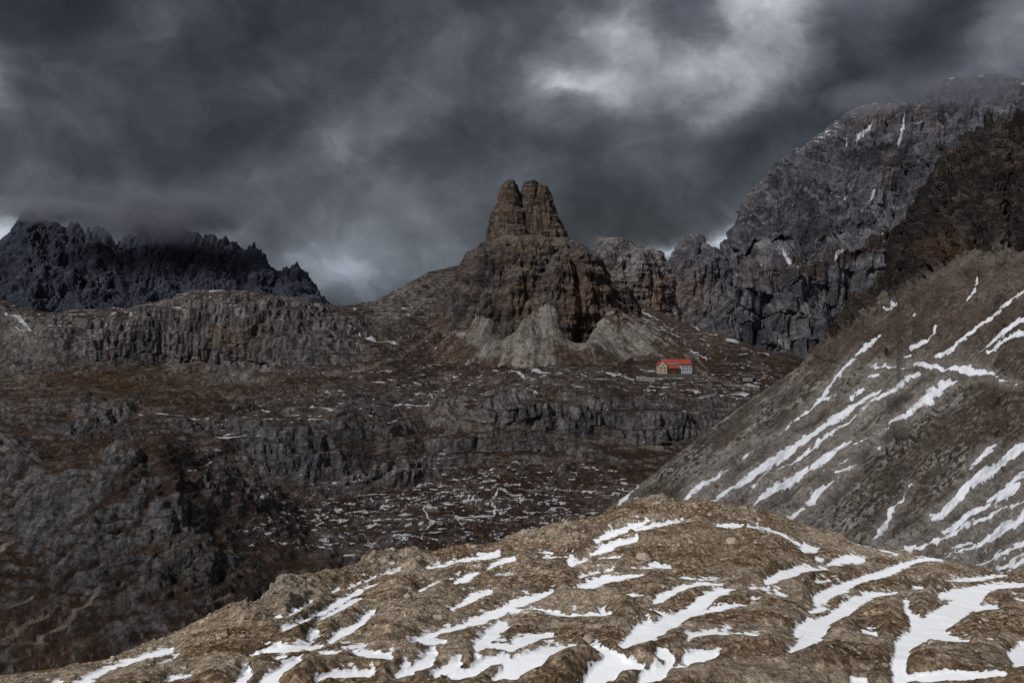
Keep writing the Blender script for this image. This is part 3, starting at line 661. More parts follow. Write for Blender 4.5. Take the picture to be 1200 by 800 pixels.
def build_tower():
    mt = terrain_mat('tower dolomite', 1.2, blocks=1.0, stretch=(1, 1, 1.6), contrast=.8, bump=.8, snowcol=(.42, .43, .45, 1), fine=.35)
    def tcol(P, px, py, nz):
        ver = fbm(P*C(1, 1, .15), 9, 4, .6, seed=201); st = fbm(P*C(.1, .1, 1), 5, 4, .6, seed=202); g = fbm(P, 22, 4, seed=203)
        c = lerp(C(.060, .047, .041), C(.022, .021, .024), sstep(-.15, .3, ver+.3*g))
        c = lerp(c, C(.105, .068, .045), sstep(.0, .45, st+.4*g)*.4)
        c = lerp(c, C(.10, .056, .034), np.clip(blob(px, py, 682, 355, 22, 32)+.7*blob(px, py, 590, 245, 12, 25)+.6*blob(px, py, 603, 350, 16, 16)+.5*blob(px,py,640,250,18,30), 0, 1)*.6)
        c = lerp(c, C(.045, .044, .052), np.clip(blob(px, py, 535, 365, 12, 30)+.6*blob(px, py, 575, 330, 25, 25)+.7*blob(px,py,650,290,20,14), 0, 1)*.6)
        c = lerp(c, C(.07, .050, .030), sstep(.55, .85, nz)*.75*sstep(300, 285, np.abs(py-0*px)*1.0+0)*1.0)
        c = lerp(c, C(.07, .052, .033), blob(px, py, 612, 288, 45, 10)*.6)
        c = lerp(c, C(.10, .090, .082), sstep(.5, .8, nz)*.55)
        return c
    def disp(a1, a2, a3, sc, seed):
        def f(P, yy, tp):
            g = ridged(P, (sc, sc, sc*4), 4, .55, seed=seed)
            v = fbm(P, (sc*.35, sc*.35, sc*2), 4, .6, seed=seed+7)
            st = fbm(P*C(.12, .12, 1), sc*.22, 4, .6, seed=seed+9)
            led = terrace(P[..., 2], sc*.5, .5*fbm(P, sc*2, 2, seed=seed+3), .35)
            return (a1*(.55-g)*1.0+a2*v+a3*st+a2*.10*led)*tp
        return f
    # upper block, two summits
    D0 = 1480.
    rock_mass('rock_peak', [(212.5,594,599),(214,591,601.5),(218,588.5,603.5),(224,586,606),(232,584,609.5),(240,582,613),(253,576,617),(265,573.5,618),(275,571,622),(300,566,628)],
              D0, lambda y, w: 12+w*.9, 420, 240, mt, disp(5.5, 3, 1.2, 26, 301), tcol)
    rock_mass('rock_peak', [(213.5,618,626),(215,615,629),(219,613,630.5),(226,611.5,632),(234,609,634),(245,607,638),(265,606,650),(300,600,664)],
              D0+7, lambda y, w: 14+w*.7, 420, 240, mt, disp(5.5, 3, 1.2, 24, 311), tcol)
    rock_mass('rock_peak', [(216.5,632,637),(219,630.5,640),(228,629,643.5),(243,628,649),(256,627,653),(272,622,661),(287,616,668),(300,610,674)],
              D0+2, lambda y, w: 14+w*.8, 420, 240, mt, disp(5.5, 3, 1.2, 22, 321), tcol)
    # lower block
    lm = disp(24, 8, 2.0, 46, 331)
    rock_mass('rock_peak', [(278,584,640),(283,573,655),(290,564,668),(296,557,673),(303,553,688),(310,550,697),(320,546,706),(335,540,711),(345,536,716),(358,531,722),(375,528,726),(400,522,730),(430,515,735)],
              D0, lambda y, w: 30+w*.75, 900, 420, mt, lambda P, y, t: lm(P, y, np.clip(t, .3, 1))*sstep(274, 300, y), tcol)
    rock_mass('rock_peak', [(331,712,722),(335,707,729),(340,704,735),(348,702,740),(360,700,745),(385,694,752),(420,690,760)],
              D0+10, lambda y, w: 20+w*.9, 360, 200, mt, disp(11, 5, 1.5, 26, 341), tcol)
    rock_mass('rock_peak', [(370,634,642),(378,628,650),(392,622,656),(410,615,662)], D0-95, lambda y, w: 14+w*.6, 10, 10, mt, disp(0, 0, 0, 26, 341), tcol) if False else None
    # talus apron around the block
    mtl = terrain_mat('tower talus', 1.15, contrast=.5, bump=.5, snowcol=(.36, .37, .39, 1), fine=.35)
    def adisp(P, yy, tp):
        ang = np.arctan2(P[..., 1]-D0, P[..., 0]-(628-600)/S*D0)
        Q = np.stack([np.cos(ang)*9, np.sin(ang)*9, yy*.012], -1)
        rills = fbm(Q, 1, 4, .6, seed=351); cone = np.stack([np.cos(ang)*2.6, np.sin(ang)*2.6, yy*.004], -1)
        up = sstep(330, 375, yy)
        qx, qy = project(P); wq = fbm(P, 28, 4, .6, seed=356); fr = (P[..., 1] < D0)
        def cone_(ax, ay, k, d, a): return a*sstep(0, 1, np.clip(1.15-np.abs(qx+9*wq-ax-d*(qy-ay))/(9+np.clip(qy-ay, 0, 200)*k), 0, 1))*sstep(ay-10, ay+8, qy)*np.clip(1-(qy-ay)/100, 0, 1)
        ex_ = (cone_(640, 358, 1.1, -.1, 34)+cone_(572, 368, .9, -.5, 27)+cone_(706, 372, 1.1, .2, 18)+cone_(612, 384, .8, 0, 18)-26*blob(qx, qy, 601, 385, 14, 18)-26*blob(qx, qy, 677, 388, 20, 18)-20*blob(qx, qy, 545, 380, 12, 14))*fr
        return (ex_+13*fbm(cone, 1, 2, seed=352)+3*rills+1.2*fbm(P, 9, 4, seed=353)+2*ridged(P, 30, 4, seed=355)*sstep(400,430,yy))*up
    def acol(P, px, py, nz):
        ang = np.arctan2(P[..., 1]-D0, P[..., 0]-(628-600)/S*D0)
        Q = np.stack([np.cos(ang)*14, np.sin(ang)*14, py*.02], -1)
        r = fbm(Q, 1, 5, .65, seed=361); g = fbm(P, 24, 5, .6, seed=362); g2 = fbm(P, 7, 4, .65, seed=363)
        c = lerp(C(.122, .113, .103), C(.074, .068, .062), sstep(-.2, .3, r))
        pale = np.clip(1.25*blob(px, py, 617, 405, 52, 26)+.95*blob(px, py, 575, 390, 26, 22, -40)+.8*blob(px, py, 705, 398, 50, 20)+.7*blob(px, py, 640, 362, 20, 24)+.55*blob(px, py, 480, 415, 50, 8, -32)+.45*blob(px,py,740,400,30,30,30), 0, 1)
        veg = sstep(.0, .22, g*1.1+.6*g2+.9*r+.72-1.35*pale)
        c = lerp(c, lerp(GRASS*1.25, C(.07, .055, .045), sstep(-.1, .4, g2)), veg*.92)
        spot = sstep(.2, .32, g2+.15*r)*sstep(.2,.5,pale+.2)
        c = lerp(c, C(.05, .035, .025), spot*.75)
        return c
    def asnow(P, px, py, nz):
        g2 = fbm(P*C(.5, 1, 2), 7, 4, .65, seed=371)
        reg = np.clip(.9*blob(px, py, 770, 385, 60, 12, 28)+.35*blob(px, py, 480, 410, 60, 14), 0, 1)
        return sstep(.25, .4, g2+.25*reg-.1)*1.1*sstep(.1, .3, reg)-.9
    rock_mass('talus', [(318,590,665),(340,570,700),(358,548,724),(372,528,742),(385,506,765),(398,488,790),(412,462,815),(425,440,845),(440,412,880),(455,380,915),(475,330,950)],
              D0, lambda y, w: w*.82, 1500, 480, mtl, adisp, acol, asnow, power=2.0)

def build_grey_peak():
    m = terrain_mat('grey peak rock', 1.6, blocks=1.0, stretch=(1, 1, 1.5), contrast=.7, bump=.75, snowcol=(.4, .41, .44, 1), fine=.3)
    D0 = 2050.
    def d(P, yy, tp):
        return (24*(.5-ridged(P, (60, 60, 150), 5, .55, seed=401))+7*fbm(P, (16, 16, 34), 4, .6, seed=402)+3*fbm(P*C(.3, .3, 1), 7, 3, seed=403))*tp
    def c(P, px, py, nz):
        g = fbm(P, 40, 4, seed=404); v = fbm(P*C(1, 1, .3), 10, 4, .6, seed=405)
        col = lerp(C(.125, .114, .110), C(.07, .066, .069), sstep(-.3, .3, g+.6*v))
        col = lerp(col, C(.12, .072, .047), np.clip(blob(px, py, 772, 350, 14, 30)+.4*blob(px, py, 745, 340, 10, 20), 0, 1)*.75)
        return lerp(col, C(.09, .088, .1), blob(px, py, 715, 300, 25, 12)*.5)
    rock_mass('distant_peak', [(280,714,719),(283,708,724),(288,702,736),(294,697.5,746),(297,696,762),(300,695,772),(306,694,774.5),(312,692,776),(318,690,781),(330,686,783.5),(358,678,785),(380,670,800),(430,650,830)],
              D0, lambda y, w: 20+w*.8, 700, 340, m, d, c)
    # small peak beside the great wall
    m2 = terrain_mat('small peak rock', 1.9, blocks=1.0, stretch=(1, 1, 1.4), contrast=.7, bump=.8, snowcol=(.45, .46, .5, 1), fine=.3)
    def d2(P, yy, tp):
        return (30*(.5-ridged(P, (60, 60, 170), 5, .55, seed=411))+8*fbm(P, (16, 16, 34), 4, .6, seed=412))*tp
    def c2(P, px, py, nz):
        g = fbm(P, 60, 4, seed=414)
        col = lerp(C(.075, .073, .082), C(.052, .052, .062), sstep(-.3, .3, g))
        col = lerp(col, C(.11, .078, .062), np.clip(blob(px, py, 805, 345, 30, 26), 0, 1)*.7)
        return lerp(col, C(.14, .13, .13), sstep(.6, .85, nz)*.5)
    rock_mass('distant_peak', [(274,813,817),(278,809,822),(284,803,824.5),(290,798,828),(294,794,831),(300,790,840),(311,785,846),(320,784,850),(345,782,856),(400,770,880),(440,760,900)],
              2500., lambda y, w: 30+w*.8, 500, 300, m2, d2, c2)

def build_great_wall():
    sk = [(740,420),(790,360),(830,325),(838,300),(843,292),(855,280),(864,264),(873,256),(876,234),(881,222),(892,213),(909,198),(920,189),(930,182),(944,170),(958,157),(976,145),(988,131),(1007,124),(1025,119),(1053,119),(1070,118),(1076,122),(1083,121),(1086,107),(1095,96),(1109,92),(1130,90),(1165,88),(1200,92),(1350,92)]
    kx, ky = zip(*sk)
    cols = {}
    for x in range(740, 1350, 3):
        s = float(np.interp(x, kx, ky)); t = (x-740)/460
        b = 450.
        led = float(np.interp(x, [740, 840, 900, 960, 1040, 1350], [420, 345, 306, 300, 262, 210]))
        led = max(led, s+14)
        led = min(led, b-40)
        q = [(b, 2350), ((b+led)/2, 2430), (led+6, 2490), (led-4, 2620)]
        up = led-4-s
        q += [(led-4-up*.3, 2700), (led-4-up*.6, 2810), (s+max(2, up*.1), 2960), (s, 3040), (s+30, 3300), (s+200, 3800)]
        cols[x] = q
    xs = np.linspace(745, 1340, 900)
    px, py, D = sheet(cols, xs, [60, 70, 30, 90, 90, 110, 40, 20, 10], sx=0, sv=2)
    P = unproj(px, py, D); n = normals(P); n *= np.sign(n[..., 2:3]-n[..., 1:2]+1e-9)
    s = np.interp(px, kx, ky)
    lim = np.clip((py-s)/16, .15, 1)
    dip = P.copy(); dip[..., 2] += .18*P[..., 0]
    g1 = ridged(P, (150, 150, 330), 5, .55, seed=501); g2 = ridged(P, (55, 55, 160), 4, .6, seed=502); g3 = fbm(P, (18, 18, 46), 4, .6, seed=503)
    st = fbm(dip*C(.1, .1, 1), 14, 4, .6, seed=504)
    dg = np.stack([P[..., 0]+.75*P[..., 2], P[..., 1]*.5, P[..., 2]-.2*P[..., 0]], -1)
    g0 = ridged(dg, (210, 210, 900), 4, .5, seed=508)
    h = (110*(g0-.4)*np.clip((py-s-8)/45, 0, 1)+60*(.45-g1)+30*(.5-g2)+11*g3+6*st+40*fbm(P, 260, 3, seed=505))*lim
    P2 = P+n*h[..., None]
    P2[..., 2] += terrace(dip[..., 2], 42, .5*fbm(P, 260, 3, seed=506), .85)*lim+terrace(dip[..., 2], 13, .5*fbm(P, 100, 3, seed=507), .8)*lim
    nn = normals(P2); nz = np.abs(nn[..., 2])
    g = fbm(P, 130, 5, seed=511); f = fbm(P, 24, 4, .65, seed=512)
    c = lerp(C(.074, .073, .084), C(.040, .040, .050), sstep(-.2, .25, g+.6*f-.4*st))  # blue-grey rock with aerial haze put into the base colour
    c = lerp(c, C(.024, .024, .031), sstep(.55, .8, g2)*.6)
    c = lerp(c, C(.095, .091, .098), sstep(.1, .5, st+.3*f)*.5)
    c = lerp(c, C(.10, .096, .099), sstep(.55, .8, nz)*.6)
    pw = dip[..., 2]/34+.5*fbm(P, 260, 3, seed=506)+.25*f; pw = pw-np.floor(pw)
    c = lerp(c, C(.125, .121, .130), sstep(.74, .90, pw)*sstep(-.2, .2, fbm(P, 110, 4, seed=513))*.75)
    c = lerp(c, C(.024, .024, .031), sstep(.1, .4, fbm(P*C(1, 1, .18), 40, 4, .6, seed=514))*.6)  # dark streaks put gully shading into the wall colour
    red = np.clip(blob(px, py, 1035, 135, 16, 12)+.8*blob(px, py, 1020, 145, 20, 12)+.7*blob(px, py, 1090, 135, 14, 12)+.5*blob(px, py, 880, 240, 8, 20)+.6*blob(px, py, 1040, 200, 12, 16)+.5*blob(px, py, 900, 330, 30, 20), 0, 1)
    c = lerp(c, C(.10, .068, .062), red*.6*sstep(-.2, .3, f+.2))
    turf = np.clip(blob(px, py, 950, 313, 34, 9, -5)+.9*blob(px, py, 1035, 280, 30, 12, -30)+.5*blob(px, py, 1000, 300, 40, 6), 0, 1)
    c = lerp(c, C(.030, .020, .018), sstep(.3, .6, turf+.3*f)*.85)
    c = lerp(c, C(.13, .125, .128), np.clip(blob(px, py, 945, 372, 40, 9, -40), 0, 1)*.6)
    top = sstep(130, 100, py)*sstep(1075, 1090, px)
    c = lerp(c, C(.085, .082, .088), top*.5)
    strokes = crop(780, 70, [[(690,230,8),(665,240,14),(640,275,6),(625,290,4)], [(800,180,5),(795,230,7),(775,300,9)], [(620,220,3),(600,270,4)], [(700,432,6),(680,440,5)], [(600,430,6),(592,440,5)], [(735,470,6),(752,495,6)], [(395,678,4),(415,692,6)], [(565,662,4),(592,650,7)],
        [(1010,165,3),(1080,178,3)], [(820,220,3),(890,240,3)], [(655,470,4),(660,480,4)], [(790,485,4)], [(730,520,5),(728,540,4)], [(300,690,2),(360,678,3),(430,665,3)], [(705,400,3)], [(1100,100,3),(1200,102,3)], [(480,375,2),(560,325,2)]], .35)
    sd = Field(strokes, x0=740, y0=60)(px, py)+.9
    snow = (-sd+.8*f-.1)/1.3
    dust = sstep(.36, .5, fbm(P2*C(.7, .7, 2), 15, 4, .65, seed=521)+.3*blob(px, py, 970, 160, 60, 25)+.22*blob(px, py, 1130, 130, 60, 25)+.2*blob(px, py, 1050, 240, 40, 30)+.12*blob(px, py, 880, 400, 60, 20))*1.1-.85
    snow = np.maximum(snow, np.where(nz > .45, dust, -1))
    m = terrain_mat('great wall rock', 2.5, blocks=1.0, stretch=(1, 1, 1.5), contrast=.65, bump=.7, snowcol=(.36, .375, .42, 1), fine=.3)
    mesh_grid('mountain', P2, c, snow, m)

def build_left_massif():
    sk = [(-140,300),(-60,290),(0,282),(14,270),(21,261),(26,249),(33,246),(42,251),(52,258),(70,262),(77,272),(84,263),(93,264),(100,276),(104,266),(107,273),(112,265),(122,270),(131,282),(138,287),(150,279),(170,272),(190,276),(215,270),(240,277),(262,276),(276,283),(290,291),(298,287),(306,296),(315,310),(325,321),(331,315),(338,313),(348,311),(353,316),(360,319),(367,333),(378,347),(388,356),(400,372),(430,400)]
    kx, ky = zip(*sk)
    cols = {}
    for x in range(-140, 430, 2):
        s = float(np.interp(x, kx, ky)); b = 420.; b = max(b, s+4)
        q = [(b, 4300)]+[(b+(s-b)*f, 4300+800*f**1.2) for f in (.35, .7, .95)]+[(s, 5120), (s+20, 5400), (s+150, 6200)]
        cols[x] = q
    xs = np.linspace(-130, 425, 800)
    px, py, D = sheet(cols, xs, [60, 130, 110, 20, 12, 8], sx=0, sv=1)
    P = unproj(px, py, D); n = normals(P); n *= np.sign(n[..., 2:3]-n[..., 1:2]+1e-9)
    s = np.interp(px, kx, ky); lim = np.clip((py-s)/22, .12, 1)
    g1 = ridged(P, (260, 260, 900), 5, .6, seed=601); g2 = fbm(P, (60, 60, 180), 5, .6, seed=602)
    h = (115*(.4-g1)+45*g2)*lim
    P2 = P+n*h[..., None]
    P2[..., 2] += 44*fbm(P*C(1, .4, 0), (24, 80, 1), 3, .6, seed=603)*(.3+.7*sstep(40, 80, px))*np.clip(1-(py-s)/40, 0, 1)
    f = fbm(P, 60, 5, .6, seed=604)
    c = lerp(C(.020, .0235, .034), C(.028, .032, .044), sstep(-.3, .4, f+g2))  # bluish tones put aerial haze into the rock colour
    fs = fbm(P2*C(1, 1, .5), 40, 4, .7, seed=605)
    snow = sstep(.5, .6, fs+.2*blob(px, py, 228, 310, 30, 14))*1.1-.9
    m = terrain_mat('far massif rock', 4.0, blocks=.4, stretch=(1, 1, .6), contrast=.5, bump=.5, snowcol=(.12, .125, .145, 1), fine=.2)
    mesh_grid('mountain', P2, c, snow, m)

# ------------------------------------------------------------------ BUILD TERRAIN
fg = build_foreground()
build_scree()
mid = build_mid()
build_tower()
build_grey_peak()
build_great_wall()
build_left_massif()

# ================================================================== BUILDINGS
def ground_z(x, y):
    P = mid[2]; sub = P[500:1050, 300:720].reshape(-1, 3)
    d = (sub[:, 0]-x)**2+(sub[:, 1]-y)**2
    k = np.argsort(d)[:12]
    return float(sub[k, 2].mean())

def seat(px, py):
    P = mid[2][300:1050]; x, y = project(P)
    d = np.hypot(x-px, (y-py)*1.3)+P[..., 1]*.002
    i = np.unravel_index(np.argmin(d), d.shape)
    return P[i]

def box_faces(V, F, x0, x1, y0, y1, z0, z1):
    b = len(V)
    V += [(x0, y0, z0), (x1, y0, z0), (x1, y1, z0), (x0, y1, z0), (x0, y0, z1), (x1, y0, z1), (x1, y1, z1), (x0, y1, z1)]
    F += [tuple(b+i for i in f) for f in ((0, 3, 2, 1), (4, 5, 6, 7), (0, 1, 5, 4), (1, 2, 6, 5), (2, 3, 7, 6), (3, 0, 4, 7))]

def mobj(name, V, F, mat, parent=None):
    me = bpy.data.meshes.new(name); me.from_pydata(V, [], F); me.update()
    me.materials.append(mat); o = bpy.data.objects.new(name, me); COL.objects.link(o)
    if parent: o.parent = parent
    return o

def boxes(name, lst, mat, parent):
    V, F = [], []
    for b in lst: box_faces(V, F, *b)
    return mobj(name, V, F, mat, parent)

def gable(name, x0, x1, y0, y1, z0, h, mat, parent, axis='x', ov=.7, th=.35, hip=0.0):
    """pitched roof slab, ridge along axis"""
    V = []
    if axis == 'x':
        ym = (y0+y1)/2
        for dz in (0, th):
            V += [(x0-ov, y0-ov, z0+dz), (x1+ov, y0-ov, z0+dz), (x1+ov-hip, ym, z0+h+dz), (x0-ov+hip, ym, z0+h+dz), (x0-ov, y1+ov, z0+dz), (x1+ov, y1+ov, z0+dz)]
    else:
        xm = (x0+x1)/2
        for dz in (0, th):
            V += [(x0-ov, y1+ov, z0+dz), (x0-ov, y0-ov, z0+dz), (xm, y0-ov+hip, z0+h+dz), (xm, y1+ov-hip, z0+h+dz), (x1+ov, y1+ov, z0+dz), (x1+ov, y0-ov, z0+dz)]
    F = [(6, 7, 8, 9), (9, 8, 11, 10), (3, 2, 1, 0), (4, 5, 2, 3), (0, 1, 7, 6), (5, 4, 10, 11), (1, 2, 8, 7), (2, 5, 11, 8), (3, 0, 6, 9), (4, 3, 9, 10)]
    if axis != 'x': pass
    return mobj(name, V, F, mat, parent)

def gable_wall(name, x0, x1, y0, y1, z0, z1, h, mat, parent, axis='x'):
    V = [(x0, y0, z0), (x1, y0, z0), (x1, y1, z0), (x0, y1, z0), (x0, y0, z1), (x1, y0, z1), (x1, y1, z1), (x0, y1, z1)]
    F = [(0, 3, 2, 1)]
    if axis == 'x':
        ym = (y0+y1)/2; V += [(x0, ym, z1+h), (x1, ym, z1+h)]
        F += [(0, 1, 5, 4), (2, 3, 7, 6), (1, 2, 6, 9, 5), (3, 0, 4, 8, 7), (4, 5, 9, 8), (7, 8, 9, 6)]
    else:
        xm = (x0+x1)/2; V += [(xm, y0, z1+h), (xm, y1, z1+h)]
        F += [(0, 1, 5, 8, 4), (1, 2, 6, 5), (2, 3, 7, 9, 6), (3, 0, 4, 7), (4, 8, 9, 7), (8, 5, 6, 9)]
    return mobj(name, V, F, mat, parent)

M = dict(
 red=simple_mat('red sheet roof', (.19, .034, .020), .6, .2, .4), cream=simple_mat('cream plaster', (.27, .235, .18), .85, .12, .5),
 white=simple_mat('white plaster', (.26, .265, .28), .85, .1, .5), blue=simple_mat('shaded white plaster', (.22, .245, .29), .85, .1, .5),
 glass=simple_mat('dark window glass', (.012, .014, .018), .25, .1, 1), frame=simple_mat('window frame paint', (.26, .25, .24), .7, .05, 1),
 dark=simple_mat('dark timber', (.028, .018, .013), .8, .2, 1), stone=simple_mat('grey stonework', (.060, .055, .050), .95, .35, 1.2),
 slate=simple_mat('dark slate roof', (.030, .033, .042), .7, .25, .8), pale=simple_mat('pale stonework', (.19, .18, .165), .95, .3, .9), shut=simple_mat('red shutter paint', (.22, .05, .03), .7, .1, 1))

def root(name, label, cat, loc, rz=0, group=None):
    o = bpy.data.objects.new(name, None); COL.objects.link(o); o.location = loc; o.rotation_euler = (0, 0, rz)
    o['label'] = label; o['category'] = cat
    if group: o['group'] = group
    return o

def window(x, z, w, h, y, parent, shutters=False):
    t = .18
    V, F = [], []
    for b in ((x-w/2-t, x-w/2, y-.12, y+.1, z-t, z+h+t), (x+w/2, x+w/2+t, y-.12, y+.1, z-t, z+h+t), (x-w/2, x+w/2, y-.12, y+.1, z-t, z), (x-w/2, x+w/2, y-.12, y+.1, z+h, z+h+t), (x-.05, x+.05, y-.1, y+.1, z, z+h)):
        box_faces(V, F, *b)
    wn = mobj('window', V, F, M['frame'], parent)
    boxes('pane', [(x-w/2+.003, x-.053, y-.04, y+.09, z+.003, z+h-.003), (x+.053, x+w/2-.003, y-.04, y+.09, z+.003, z+h-.003)], M['glass'], wn)
    if shutters:
        boxes('shutter', [(x-w/2-t-w*.45, x-w/2-t-.02, y-.09, y-.01, z, z+h)], M['shut'], wn)
        boxes('shutter', [(x+w/2+t+.02, x+w/2+t+w*.45, y-.09, y-.01, z, z+h)], M['shut'], wn)
    return wn

def hut_main():
    px0, pyb, D = 790.5, 434.5, 1222.
    x = (px0-600)/S*D; z = (HZ-pyb)/S*D
    r = root('mountain_hut', 'large mountain hut with a long bright red roof, cream left wing and white right half', 'mountain hut', (x, D, z), 0.0)
    u = D/S  # metres per photo pixel
    L, Rr = -20.5*u, 20.5*u
    # long main range
    gable_wall('wall', -14*u, 19*u, 0, 13, -4, 8.0, 5.4, M['white'], r)
    gable('roof', -14*u, 19*u, 0, 13, 8.05, 5.4, M['red'], r, ov=1.0, hip=1.5)
    # cream cross wing on the left, its gable toward the camera
    w = gable_wall('wing', -19.5*u, -9.5*u, -6, 12, -4.5, 7.0, 4.4, M['cream'], r, 'y'); w['label'] = 'cream plastered left wing of the hut'
    gable('roof', -19.5*u, -9.5*u, -6, 12, 7.05, 4.8, M['red'], r, 'y', ov=1.0, hip=5.5)
    # porch between the wings
    V, F = [], []
    x0, x1 = -8.8*u, 5*u
    V = [(x0, -5.2, 3.6), (x1, -5.2, 3.6), (x1, -.02, 6.4), (x0, -.02, 6.4), (x0, -5.2, 3.9), (x1, -5.2, 3.9), (x1, -.02, 6.75), (x0, -.02, 6.75)]
    F = [(0, 3, 2, 1), (4, 5, 6, 7), (0, 1, 5, 4), (1, 2, 6, 5), (2, 3, 7, 6), (3, 0, 4, 7)]
    p = mobj('porch_roof', V, F, M['red'], r)
    boxes('porch', [(x0+.3, x1-.3, -4.6, -.03, -3.5, 3.4)], M['dark'], r)
    # row of dormer windows
    for k in range(4):
        dx = -6.5*u+k*3.1*u
        g = gable_wall('dormer', dx-1.35*u/1.1, dx+1.35*u/1.1, -.55, 4, 6.9, 9.2, 1.4, M['white'], r, 'y')
        gable('dormer_roof', dx-1.35*u/1.1, dx+1.35*u/1.1, -.55, 4, 9.25, 1.45, M['red'], g, 'y', ov=.2, th=.2)
        window(dx, 7.2, 1.1, 1.5, -.56, g)
    b = boxes('annex', [(7.5*u, 19.8*u, -3.4, -.03, -4, 7.2)], M['blue'], r); b['label'] = 'white plastered right block of the hut'
    boxes('annex_roof', [(7.1*u, 20.2*u, -3.8, .4, 7.22, 7.6)], M['slate'], r)
    for k, dx in enumerate((9.2, 11.8, 14.6, 17.6)):
        window(dx*u, 4.0, 1.4, 1.7, -3.41, r); window(dx*u, .6, 1.4, 1.7, -3.41, r)
    for dx in (-16.8, -12.2):
        window(dx*u, 3.2, 1.5, 1.8, -6.01, r, True); window(dx*u, -.6, 1.5, 1.8, -6.01, r)
    window(-14.5*u, 6.7, 1.2, 1.5, -6.01, r)
    boxes('door', [(-2.2*u, -.9*u, -4.72, -4.61, -3.0, .4)], M['shut'], r)
    for dx in (-3*u, 9*u):
        boxes('chimney', [(dx, dx+1.1, 6.0, 7.1, 12.2, 15.0)], M['stone'], r)
    # stone terrace
    t = root('terrace_wall', 'long grey stone terrace wall below the red roofed hut', 'wall', (x, D-11, z-4.6))
    rg = np.random.default_rng(5)
    def wallmesh(x0, x1, y0, y1, z0, z1):
        V, F = [], []
        n = int((x1-x0)/1.6)
        for i in range(n):
            a = x0+(x1-x0)*i/n; b = x0+(x1-x0)*(i+1)/n-.04
            box_faces(V, F, a, b, y0+rg.uniform(-.2, .2), y1, z0, z1+rg.uniform(-.35, .2))
        return V, F
    V, F = wallmesh(-21*u, 20*u, 0, 4.5, -6.0, 1.4)
    mobj('masonry', V, F, M['stone'], t)
    boxes('paving', [(-21*u, 20*u, .6, 10.6, 1.0, 1.62)], M['stone'], t)
    # small service hut east of the main house
    xs = (814.5-600)/S*D
    s = root('shed', 'tiny grey service shed just right of the red roofed hut', 'shed', (xs, D+1, ground_z(xs, D+1)))
    gable_wall('wall', -1.9, 1.9, -1.6, 1.6, -2.5, 2.1, 1.0, M['blue'], s)
    gable('roof', -1.9, 1.9, -1.6, 1.6, 2.13, 1.0, M['slate'], s, ov=.35, th=.15)
    boxes('door', [(-.5, .5, -1.68, -1.61, -.4, 1.6)], M['dark'], s)

def hut_low():
    x, D, z = [float(v) for v in seat(757, 446.5)]; z += .6
    r = root('stone_building', 'long low roofless pale stone building below and left of the red roofed hut', 'ruin', (x, D, z), .05)
    u = D/S
    V, F = [], []
    rg = np.random.default_rng(9)
    n = 15; x0, x1 = -10.5*u, 10.5*u
    for i in range(n):
        a = x0+(x1-x0)*i/n; b = x0+(x1-x0)*(i+1)/n
        top = 5.2-2.0*i/n+rg.uniform(-.4, .5)
        if i % 3 == 1:
            box_faces(V, F, a, b, 0, .8, -5, .9); box_faces(V, F, a, b-.01, .02, .78, 2.5, top)
        else: box_faces(V, F, a, b-.01, .01, .79, -5, top)
    mobj('wall', V, F, M['pale'], r)
    boxes('back_wall', [(x0, x1, 6, 6.8, -4, 3.6)], M['stone'], r)
    boxes('side_wall', [(x0, x0+.8, .82, 5.98, -4, 5)], M['pale'], r); boxes('side_wall', [(x1-.8, x1, .82, 5.98, -4, 3.2)], M['pale'], r)
    boxes('floor', [(x0+.81, x1-.81, .81, 5.99, -3, 0.2)], M['stone'], r)

def hut_right():
    x, D, z = [float(v) for v in seat(875, 446.5)]; z += .6; x = (875-600)/S*D
    r = root('hut', 'small white walled hut with a dark slate roof, alone on the ridge at right', 'hut', (x, D, z), -.08)
    gable_wall('wall', -4.5, 7.0, 0, 8, -5, 4.6, 3.3, M['pale'], r)
    gable('roof', -6.2, 7.4, 0, 8, 4.65, 3.5, M['slate'], r, ov=1.0)
    boxes('lean_to', [(-8.6, -4.55, 1.0, 7, -4.5, 4.2)], M['dark'], r)
    for dx in (-2.6, 1.2, 4.8): window(dx, 1.3, 1.2, 1.6, -.01, r)
    boxes('door', [(2.5, 3.5, -.09, -.01, -.4, 2.0)], M['dark'], r)
    boxes('chimney', [(3.5, 4.4, 4.4, 5.3, 7.0, 9.4)], M['stone'], r)

hut_main(); hut_low(); hut_right()

# ================================================================== BOULDERS AND STONES
def ico():
    import bmesh
    bm = bmesh.new(); bmesh.ops.create_icosphere(bm, subdivisions=1, radius=1)
    v = np.array([x.co[:] for x in bm.verts]); f = np.array([[y.index for y in x.verts] for x in bm.faces]); bm.free(); return v, f
IV, IF = ico()
stone_m = simple_mat('pale limestone', (.25, .215, .175), .95, .4, 3.0)

